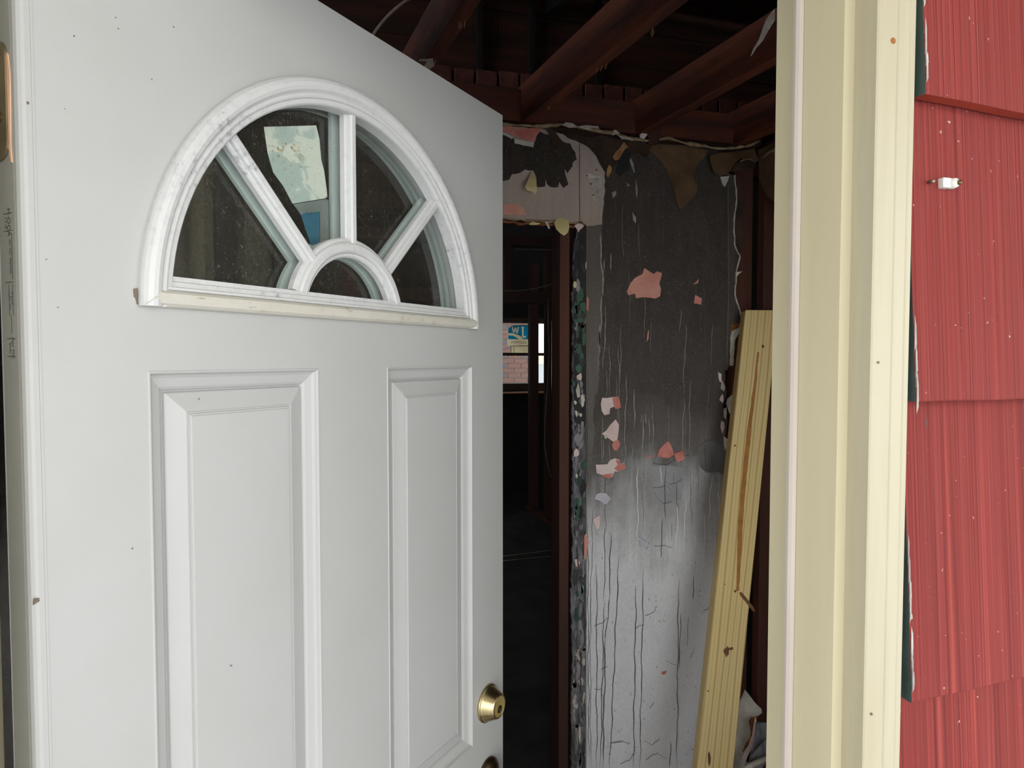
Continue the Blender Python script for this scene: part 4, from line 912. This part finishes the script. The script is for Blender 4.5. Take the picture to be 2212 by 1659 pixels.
# smooth grey repair patches without the crinkle
pm('repair', (118, 115, 114), (102, 99, 98), rough=.6, scale=9)
patch('smooth_patch', rough_line([(1508, 968), (1524, 954), (1546, 952), (1562, 962), (1570, 1000), (1568, 1022), (1540, 1020), (1522, 1018), (1510, 1004), (1508, 968)], 9, 1.5, 92)[:-1], YB - .0008, .001, 'repair', 'smooth dark grey patch')
pm('repair2', (164, 163, 165), (146, 145, 147), rough=.6, scale=9)
patch('smooth_patch', rough_line([(1404, 1008), (1440, 1006), (1474, 1010), (1478, 1050), (1470, 1078), (1440, 1086), (1424, 1080), (1410, 1056), (1404, 1008)], 9, 2, 93)[:-1], YB - .0008, .001, 'repair2', 'smooth mid grey patch')

# ------------------------------------------------------------------ exposed side wall on the right
ws = empty('wall_right'); top(ws, 'side wall stripped to dark red-brown studs and boards', 'wall', 'structure')
z = FLOOR; k = 0
while z < 2.6:
    h = .183; box('plank', (XR + .09, .70, z), (XR + .112, YB + .02, min(z + h - .004, 2.6)), 'old_wood', ws); z += h
for y in (.74, 1.15, 1.56, 1.97, 2.33): box('stud', (XR, y, FLOOR), (XR + .09, y + .042, 2.44), 'old_wood', ws, bev=.002)
box('top_plate', (XR, .70, 2.40), (XR + .09, YB + .11, 2.44), 'old_wood', ws); box('bottom_plate', (XR, .70, FLOOR), (XR + .09, YB, FLOOR + .04), 'old_wood', ws)
def patch_x(name, pts, mat, label=None, th=.003, x=None):
    return prism(name, [Vector(((x or XR) - .012, y, z)) for y, z in pts], (th, 0, 0), mat, ws, None, label)
patch_x('torn_paper', [(2.36, 2.42), (2.10, 2.42), (1.80, 2.43), (1.50, 2.43), (1.20, 2.42), (1.22, 2.22), (1.34, 2.10), (1.46, 2.16), (1.58, 2.02), (1.70, 2.14), (1.86, 2.02), (1.98, 2.08), (2.06, 2.20), (2.16, 2.10), (2.22, 2.16), (2.30, 2.22), (2.35, 2.3)], 'kraft', 'brown paper torn along the side wall top')
patch_x('torn_paper', [(1.56, 2.20), (1.70, 2.24), (1.92, 2.18), (1.90, 2.06), (1.78, 1.98), (1.66, 2.08)], 'kraft', None, .003, XR - .006)
tube('curled_rim', [Vector((XR - .014 + .004 * math.sin(i * 2.1), 2.34 - i * .06, 2.38 + .01 * math.sin(i * 1.7) + i * .003)) for i in range(18)], [random.Random(i + 40).uniform(.005, .010) for i in range(18)], 'rim', ws, 7)
patch_x('paint_chip', [(2.06, 2.16), (2.10, 2.11), (2.02, 2.10)], 'chip_white', None, .004, XR - .003)

# ------------------------------------------------------------------ rest of the shell
w = box('wall_left', (-1.06, .70, FLOOR), (-.95, YB + .1, 2.6), 'bounce_white'); top(w, 'unseen end wall of the entry, whitened to bounce daylight', 'wall', 'structure')  # white chosen for bounce light, wall out of view
ce = empty('ceiling'); top(ce, 'open ceiling of scorched red-brown joists under dark roof boards', 'ceiling', 'structure')
# joists run back from the front wall, slightly skewed
SK = -.105
def joist(xw, xt=.042, name='joist', mat='joist_wood', z0=CEIL + .012, h=.14):
    bm = bmesh.new(); P = []
    for y in (.70, YB + .10):
        xx = xw + SK * (y - YB); P += [(xx, y, z0), (xx + xt, y, z0), (xx + xt, y, z0 + h), (xx, y, z0 + h)]
    V = [bm.verts.new(p_) for p_ in P]
    for f_ in ((0, 1, 2, 3), (7, 6, 5, 4), (0, 4, 5, 1), (1, 5, 6, 2), (2, 6, 7, 3), (3, 7, 4, 0)): bm.faces.new([V[i] for i in f_])
    bmesh.ops.bevel(bm, geom=bm.edges[:], offset=.0025, segments=1, affect='EDGES')
    return bm_obj(name, bm, mat, ce)
jx = aty(1127, 262, YB).x
XJ = [jx - .465 * 3, jx - .465 * 2, jx - .465, jx, jx + .463, jx + .90]
for x in XJ: joist(x)
# blocking between joists over the partition
for a, b in zip(XJ, XJ[1:]): box('blocking', (a + .043, YB + .005, CEIL + .018), (b - .001, YB + .043, CEIL + .135), 'block_wood', ce, bev=.002)
# course of old bricks beyond the partition
x = -.6; i = 0
while x < 2.3:
    wbk = .098 + .006 * math.sin(i * 3.1); box('brick', (x, YB + .42, 2.725 + .004 * math.sin(i * 2.3)), (x + wbk - .010, YB + .52, 2.795 + .006 * math.sin(i * 5.1)), 'brick_old', ce, bev=.004); x += wbk; i += 1
box('brick_bed', (-.6, YB + .43, 2.46), (2.3, YB + .52, 2.728), 'brick_old', ce)
# attic boards: an upright boarded wall behind, a boarded roof above, dark rafters
for i in range(7):
    z0 = 2.62 + i * .19; xs = -.9
    for j in range(4):
        L = .62 + .2 * ((i * 3 + j * 5) % 4); box('roof_board', (xs, 3.42 + .006 * ((i + j) % 3), z0), (xs + L - .006, 3.445 + .006 * ((i + j) % 3), z0 + .184), 'board_wood', ce); xs += L
for i in range(12):
    y0_ = .35 + i * .27; z0_ = 3.05 + .29 * (y0_ - .35) * .55
    bm = bmesh.new(); add_box(bm, (-2.4, y0_, z0_), (4.4, y0_ + .264, z0_ + .022)); bm_obj('roof_board', bm, 'board_wood', ce)
for x in XJ: 
    bm = bmesh.new(); V = []
    for y, z0_ in ((.70, 2.95), (3.5, 3.40)):
        xx = x + .09 + SK * (y - YB); V += [bm.verts.new(p_) for p_ in ((xx, y, z0_), (xx + .04, y, z0_), (xx + .04, y, z0_ + .12), (xx, y, z0_ + .12))]
    for f_ in ((0, 1, 2, 3), (7, 6, 5, 4), (0, 4, 5, 1), (1, 5, 6, 2), (2, 6, 7, 3), (3, 7, 4, 0)): bm.faces.new([V[i] for i in f_])
    bm_obj('rafter', bm, 'char', ce)
for px in (1034, 1146, 1290):
    c = aty(px, 120, 3.40).x; box('attic_stud', (c - .012, 3.37, 2.5), (c + .014, 3.415, 3.5), 'char', ce)
box('roof_deck', (-2.5, .5, 3.95), (4.5, 8.1, 4.0), 'char', ce)
box('gable', (-2.5, .58, 2.9), (4.5, .60, 4.0), 'char', ce)
# staples, nail stubs and paper on the joists
bm = bmesh.new()
for px, py in ((992, 46), (996, 50), (1004, 46), (1410, 60), (1412, 66), (1290, 146), (1300, 142), (1310, 138), (1186, 228), (940, 128)):
    c = atz(px, py, CEIL + .010); add_tube(bm, [c, c + Vector((.001, .002, -.004)), c + Vector((.001, .012, -.010))], .0011, 5)
bm_obj('staples', bm, 'tan', ce, kind='stuff')
c = [atz(x, y, CEIL + .008) for x, y in ((905, 128), (935, 126), (938, 140), (930, 146), (918, 150), (908, 138))]
prism('paper_scrap', c, (0, 0, -.004), 'gypsum', ce)
c = [atz(x, y, CEIL + .009) for x, y in ((904, 128), (922, 128), (915, 140), (908, 142))]
prism('paper_scrap', c, (0, 0, -.006), 'kraft', ce)
# porch roof out of view, added to shade the facade; posts carry it
so = box('roof_porch_added', (-2.5, -1.7, 2.66), (4.5, .585, 2.74), 'soffit'); top(so, 'unseen cream roof added over the doorway to shade the facade', 'porch roof', 'structure')
for x_ in (-2.3, 4.3):
    po = box('column', (x_ - .05, -1.6, -.32), (x_ + .05, -1.5, 2.66), 'cream'); top(po, 'cream post of the added porch roof ' + ('on the hinge side' if x_ < 0 else 'beyond the shingled wall'), 'post', 'structure')

# cables and hanging paper
def bez(p0, p1, p2, n=14): return [p0 * (1 - t_) ** 2 + p1 * 2 * t_ * (1 - t_) + p2 * t_ ** 2 for t_ in [k / n for k in range(n + 1)]]
cb = tube('cable', [aty(985, -75, 2.0), aty(940, -38, 2.0)] + bez(aty(893, -8, 2.0), aty(835, 25, 2.02), aty(800, 84, 2.05)) + [aty(788, 118, 2.06), aty(784, 170, 2.07), aty(790, 230, 2.08)], .0042, 'cable_white', None, 8); top(cb, 'pale electrical cable drooping from the joists above the door', 'cable')
pts = [(1674, 18), (1668, 24), (1656, 40), (1648, 60), (1640, 84), (1628, 104), (1621, 122), (1624, 120), (1634, 104), (1648, 88), (1660, 66), (1674, 44)]
pp = prism('paper_strip', [aty(x, y, 1.60 + .0012 * i) for i, (x, y) in enumerate(pts)], (0, .0015, 0), 'gypsum'); top(pp, 'torn strip of paper hanging from the ceiling beside the frame', 'paper')

# ------------------------------------------------------------------ leaning board, rubbish behind it
tl, bl = aty(1611, 669, YB - .075), aty(1503, 1672, YB - .36)
ax = (tl - bl).normalized()                       # along the board, left edge
wd = Vector((.985, -.10, 0)); wd = (wd - ax * wd.dot(ax)).normalized(); nn = wd.cross(ax).normalized()
if nn.y < 0: nn = -nn
Lb = (tl - bl).length; ext_dn = (bl.z - FLOOR - .004) / ax.z
bm = bmesh.new(); add_box(bm, (0, 0, -ext_dn), (.140, .038, Lb), .004)
for v_ in bm.verts:
    if v_.co.z > Lb - .01: v_.co.z += v_.co.x * .22
bd = bm_obj('lumber_board', bm, 'pine')
bd.matrix_world = Matrix(((wd.x, nn.x, ax.x, bl.x), (wd.y, nn.y, ax.y, bl.y), (wd.z, nn.z, ax.z, bl.z), (0, 0, 0, 1)))
top(bd, 'new yellow pine board leaning against the burned partition', 'board')
BI = bd.matrix_world.inverted()
def atboard(px, py):
    o = BI @ Vector((0, 0, CZ)); d = BI.to_3x3() @ ray(px, py); s = (-.0006 - o.y) / d.y; return o + d * s
def bdecal(name, pxs, mat, label=None): return prism(name, [atboard(x, y) for x, y in pxs], (0, .0012, 0), mat, bd, None, label)
pm('resin', (176, 122, 52), (150, 98, 40), rough=.6, scale=40); pm('knot', (120, 76, 40), (90, 54, 30), rough=.6, scale=60)
bdecal('resin_streak', rough_line([(1636, 760), (1640, 760), (1634, 830), (1626, 900), (1618, 980), (1610, 1060), (1604, 1140), (1600, 1220), (1597, 1276), (1590, 1277), (1592, 1220), (1594, 1140), (1600, 1060), (1608, 980), (1618, 900), (1628, 830), (1636, 760)], 14, .8, 3)[:-1], 'resin', 'brown resin streak')
bdecal('knot', [(1597, 1280), (1602, 1279), (1616, 1296), (1628, 1312), (1632, 1322), (1626, 1320), (1612, 1302), (1600, 1288)], 'knot', 'brown spike knot')
bdecal('knot', blob(1570, 1408, 14, 26, 3, 10), 'knot'); bdecal('knot', blob(1580, 1401, 12, 9, 4, 8), 'knot'); bdecal('knot', blob(1588, 1277, 6, 7, 5, 8), 'knot')
for i, (x, y, w_, h_) in enumerate(((1648, 748, 6, 8), (1588, 962, 6, 5), (1530, 1493, 4, 4), (1566, 1262, 4, 3), (1532, 1640, 8, 34))): bdecal('knot', blob(x, y, w_, h_, 20 + i, 8), 'knot')

def chunk(name, pxs, y, tilt, mat, label, cat, th=.012, group=None):
    P = []
    ys_ = [p_[1] for p_ in pxs]; mx = max(ys_)
    for px, py in pxs: P.append(aty(px, py, y + tilt * (mx - py) / 150))
    o = prism(name, P, (0.002, th, 0.002), mat); top(o, label, cat, None, group); return o
chunk('plaster_slab', [(1612, 1494), (1616, 1498), (1634, 1522), (1645, 1532), (1646, 1540), (1636, 1548), (1622, 1553), (1618, 1556), (1622, 1585), (1622, 1612), (1600, 1680), (1560, 1690), (1560, 1600), (1600, 1520)], 2.20, .06, 'chip_white', 'broken white plaster slab behind the leaning board', 'plaster slab')
chunk('brown_paper', [(1620, 1553), (1636, 1548), (1632, 1572), (1628, 1590), (1622, 1604), (1614, 1614), (1604, 1626), (1612, 1606), (1620, 1598), (1622, 1580)], 2.19, .05, 'rust', 'strip of torn rust-brown paper on the broken plaster', 'paper', .004)
chunk('plaster_shard', [(1632, 1550), (1635, 1560), (1631, 1590), (1624, 1616), (1612, 1640), (1604, 1640), (1616, 1618), (1626, 1590)], 2.17, .05, 'pale_pink', 'narrow pinkish plaster shard below the torn paper', 'plaster shard', .006)
for i, (pxs, lb) in enumerate((([(1634, 1562), (1658, 1564), (1660, 1590), (1646, 1604), (1630, 1640), (1620, 1640), (1630, 1600)], 'grey crumpled sheet behind the door frame, upper one'), ([(1620, 1640), (1640, 1616), (1660, 1594), (1660, 1640), (1644, 1662), (1612, 1690)], 'grey crumpled sheet behind the door frame, lower one'))):
    chunk('crumpled_sheet', pxs, 2.12 - .05 * i, .03, 'ash_grey', lb, 'sheet', .006)
pts = [aty(x, y, 2.04) for x, y in ((1600, 1668), (1620, 1655), (1640, 1645), (1662, 1636))]
ps = tube('plastic_tube', pts, [.006, .010, .010, .008], 'cable_white', None, 8); top(ps, 'bent white plastic strip lying in the rubbish', 'plastic strip')
V, Fc = [], []; N1, N2 = 26, 16; r_ = random.Random(12)
for a in range(N1 + 1):
    for b in range(N2 + 1):
        u, v_ = a / N1, b / N2; h_ = .085 * math.sin(math.pi * u) ** .6 * math.sin(math.pi * v_) ** .6 * r_.uniform(.45, 1.1)
        V.append((1.41 + .28 * u + r_.uniform(-.004, .004), 1.93 + .38 * v_, FLOOR + max(0, h_)))
for a in range(N1):
    for b in range(N2):
        k = a * (N2 + 1) + b; Fc.append((k, k + N2 + 1, k + N2 + 2, k + 1))
rb = mesh_obj('rubbish_heap', V, Fc, 'ash_grey'); top(rb, 'low heap of grey demolition rubbish on the floor', 'rubbish', 'stuff')

# ------------------------------------------------------------------ rooms beyond the inner doorway
wp = empty('wall_inner'); top(wp, 'open stud partition with header seen through the inner doorway', 'wall', 'structure')
YC = 5.0
def cpx(px, py, y=YC): return aty(px, py, y)
zt, zh0, zh1 = cpx(1100, 512).z, cpx(1150, 655).z, cpx(1150, 630).z
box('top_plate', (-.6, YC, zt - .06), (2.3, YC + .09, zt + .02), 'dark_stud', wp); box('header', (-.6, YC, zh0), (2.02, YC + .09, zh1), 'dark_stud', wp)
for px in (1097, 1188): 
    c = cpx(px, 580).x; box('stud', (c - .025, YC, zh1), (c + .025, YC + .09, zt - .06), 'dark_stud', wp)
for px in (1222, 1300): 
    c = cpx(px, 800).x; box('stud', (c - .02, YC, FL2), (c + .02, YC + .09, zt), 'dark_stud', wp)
wq = empty('wall_hall'); top(wq, 'dark stud partition running back towards the far window', 'wall', 'structure')
XP = 2.25
for y, dy, dx in ((6.90, .08, .095), (6.42, .04, .07), (6.0, .04, .09), (5.6, .04, .09)): box('stud', (XP, y, FL2 + .04), (XP + dx, y + dy, 2.6), 'dark_stud', wq)
box('bottom_plate', (XP - .004, 5.2, FL2), (XP + .09, 7.06, FL2 + .04), 'old_wood', wq)
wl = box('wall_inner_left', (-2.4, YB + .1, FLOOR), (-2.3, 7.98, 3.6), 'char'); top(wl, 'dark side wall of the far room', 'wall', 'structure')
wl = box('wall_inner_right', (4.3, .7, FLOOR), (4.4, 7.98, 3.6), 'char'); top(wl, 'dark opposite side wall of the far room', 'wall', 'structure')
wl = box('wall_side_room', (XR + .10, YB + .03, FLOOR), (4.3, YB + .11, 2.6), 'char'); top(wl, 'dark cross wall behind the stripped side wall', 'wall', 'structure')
# far wall with window
YW = 7.90
wx0, wx1 = cpx(1060, 760, YW).x, cpx(1182, 760, YW).x
wz0, wz1, wzm = cpx(1120, 828, YW).z, cpx(1120, 698, YW).z, cpx(1120, 765, YW).z
wfar = empty('wall_far'); top(wfar, 'dark far wall around the small daylit window', 'wall', 'structure')
for lo, hi in (((-2.4, YW - .02, FLOOR), (wx0, YW + .1, 4.0)), ((wx1, YW - .02, FLOOR), (4.4, YW + .1, 4.0)), ((wx0, YW - .02, FLOOR), (wx1, YW + .1, wz0)), ((wx0, YW - .02, wz1), (wx1, YW + .1, 4.0))): box('boarding', lo, hi, 'char', wfar)
wn = empty('window_1'); top(wn, 'small double-hung window with a blue sticker in the far wall', 'window', 'structure')
fw = .03
box('sash_rail', (wx0, YW - .06, wzm - .02), (wx1, YW - .02, wzm + .016), 'sash_dark', wn); box('sash_rail', (wx0, YW - .06, wz0 - .11), (wx1 + .03, YW - .02, wz0), 'sash_dark', wn); box('sash_rail', (wx0, YW - .06, wz1), (wx1 + .03, YW - .02, wz1 + .06), 'sash_dark', wn)
box('side_jamb', (wx1, YW - .22, wz0 - .08), (wx1 + .03, YW - .02, wz1 + .04), 'sash_wood', wn); c = cpx(1201, 760, YW - .25).x; box('side_casing', (c - .03, YW - .26, wz0 - .10), (c, YW - .20, wz1 + .04), 'sash_wood', wn, bev=.004)
box('stool', (wx0, YW - .24, wz0 - .115), (wx1 + .04, YW - .02, wz0 - .10), 'sash_wood', wn)
prism('glass_pane', [Vector((wx0, YW + .03, wz0)), Vector((wx1, YW + .03, wz0)), Vector((wx1, YW + .03, wzm)), Vector((wx0, YW + .03, wzm))], (0, .003, 0), 'glass_far', wn)
prism('glass_pane', [Vector((wx0, YW + .05, wzm)), Vector((wx1, YW + .05, wzm)), Vector((wx1, YW + .05, wz1)), Vector((wx0, YW + .05, wz1))], (0, .003, 0), 'glass_far', wn)
YS = YW + .045
def sq(name, pxs, mat, d=0, label=None): return prism(name, [aty(x, y, YS - d) for x, y in pxs], (0, .001, 0), mat, wn, None, label)
st = sq('sticker', [(1097, 708), (1104, 703), (1146, 700), (1148, 748), (1096, 748)], 'decal_paper', 0, 'white and blue maker sticker seen in reverse')
Wp = [(1105, 706), (1108, 706), (1110.2, 715), (1113, 707), (1115, 707), (1116.6, 716), (1118.6, 706), (1121, 706), (1118.4, 720), (1115.4, 720), (1113.8, 712.5), (1111.4, 718.6), (1108.8, 718.6)]
Jp = [(1126, 706), (1132, 706), (1132, 708), (1130.8, 708), (1130.8, 724), (1132, 726.5), (1134, 727), (1135.5, 725), (1137, 726), (1135, 729.5), (1131, 730), (1127.9, 727), (1127.6, 708), (1126, 708)]
def film(pxs, holes=()): return prism('sticker_blue', [aty(x, y, YS - .0012) for x, y in pxs], (0, .001, 0), 'decal_blue', wn, None, None, [[aty(x, y, YS - .0012) for x, y in h] for h in holes])
film([(1098, 710), (1104, 705), (1110, 703), (1146, 702), (1146, 733), (1130, 733), (1126, 727), (1118, 723), (1108, 720), (1098, 720)], [Wp, Jp])
film([(1098, 724), (1108, 725), (1115, 729), (1121, 733), (1098, 732.5)])
def far_text(txt, size, px, py, mat, d):
    c = aty(px, py, YS - d); M = Matrix.Translation(c) @ Matrix.Rotation(R(90), 4, 'X') @ Matrix.Diagonal((-1, 1, 1, 1)); return link_mesh('sticker_text', text_mesh(txt, size, M), mat, wn)
far_text('JELDWEN', .046, 1120.5, 739.5, 'ink', .003)
sq('spec_label', [(1104, 748), (1146, 746), (1146, 763), (1104, 763)], 'decal_paper', .001)
sq('spec_label_border', [(1103, 747), (1104.2, 747), (1104.2, 763), (1103, 763)], 'ink', .002); sq('spec_label_border', [(1103, 747), (1146, 746), (1146, 747), (1103, 748)], 'ink', .002)
sq('spec_label_border', [(1110, 748), (1110.8, 748), (1110.8, 763), (1110, 763)], 'ink', .002)
# neighbouring brick house and white siding
nb = empty('neighbour_house'); top(nb, 'neighbouring house of red and grey brick outside the far window', 'house')
YN = 9.7
nx0, nx1 = aty(1040, 760, YN).x, aty(1156, 760, YN).x
box('mortar_bed', (nx0 - .4, YN + .008, -.3), (nx1, YN + .2, 3.4), 'mortar', nb)
bw, bh = .205, .0725
rnd = random.Random(8); zc = 1.0; row = 0
while zc < 2.4:
    x = nx0 - .2 - (.105 if row % 2 else 0)
    while x < nx1 - .02:
        x1 = min(x + bw - .010, nx1); box('brick', (x, YN, zc), (x1, YN + .05, zc + bh - .011), 'brick_grey' if rnd.random() < .33 else 'brick_red', nb); x += bw
    zc += bh; row += 1
box('corner_trim', (nx1, YN - .02, -.3), (nx1 + .30, YN + .2, 1.50), 'siding_white', nb)
n2 = empty('neighbour_shed'); top(n2, 'white clapboard building beyond the brick house', 'building')
for i in range(30): box('clapboard', (nx1 - 1, 15.0, -.3 + i * .14), (nx1 + 4, 15.03, -.3 + i * .14 + .134), 'siding_white' if i > 13 else 'vinyl_yellow', n2)
# thin wires in the far room
for i, (a, b, c, lb) in enumerate((((1087, 628), (1150, 632), (1216, 605), 'thin sagging wire across the inner room'), ((1112, 538), (1150, 539), (1214, 540), 'thin straight wire high in the inner room'))):
    o = tube('wire', bez(aty(*a, YC - .002), aty(*b, YC - .002), aty(*c, YC - .002)), .003, 'cable_dark', None, 5); top(o, lb, 'wire')
o = tube('hanging_wire', [aty(x, y, YC - .002) for x, y in ((1184, 645), (1184, 700), (1186, 760), (1182, 840), (1178, 900), (1176, 960), (1182, 1000), (1190, 1030))], .003, 'cable_dark', None, 5); top(o, 'dark wire hanging down beside the far window', 'wire')
o = tube('floor_wire', [atz(x, y, FL2 + .004) for x, y in ((1080, 1202), (1130, 1196), (1180, 1190), (1225, 1187))], .004, 'cable_dark', None, 5); top(o, 'wire lying across the dark inner floor, farther one', 'wire')
o = tube('floor_wire', [atz(x, y, FL2 + .004) for x, y in ((1080, 1212), (1130, 1207), (1180, 1202), (1225, 1200))], .004, 'cable_dark', None, 5); top(o, 'wire lying across the dark inner floor, nearer one', 'wire')
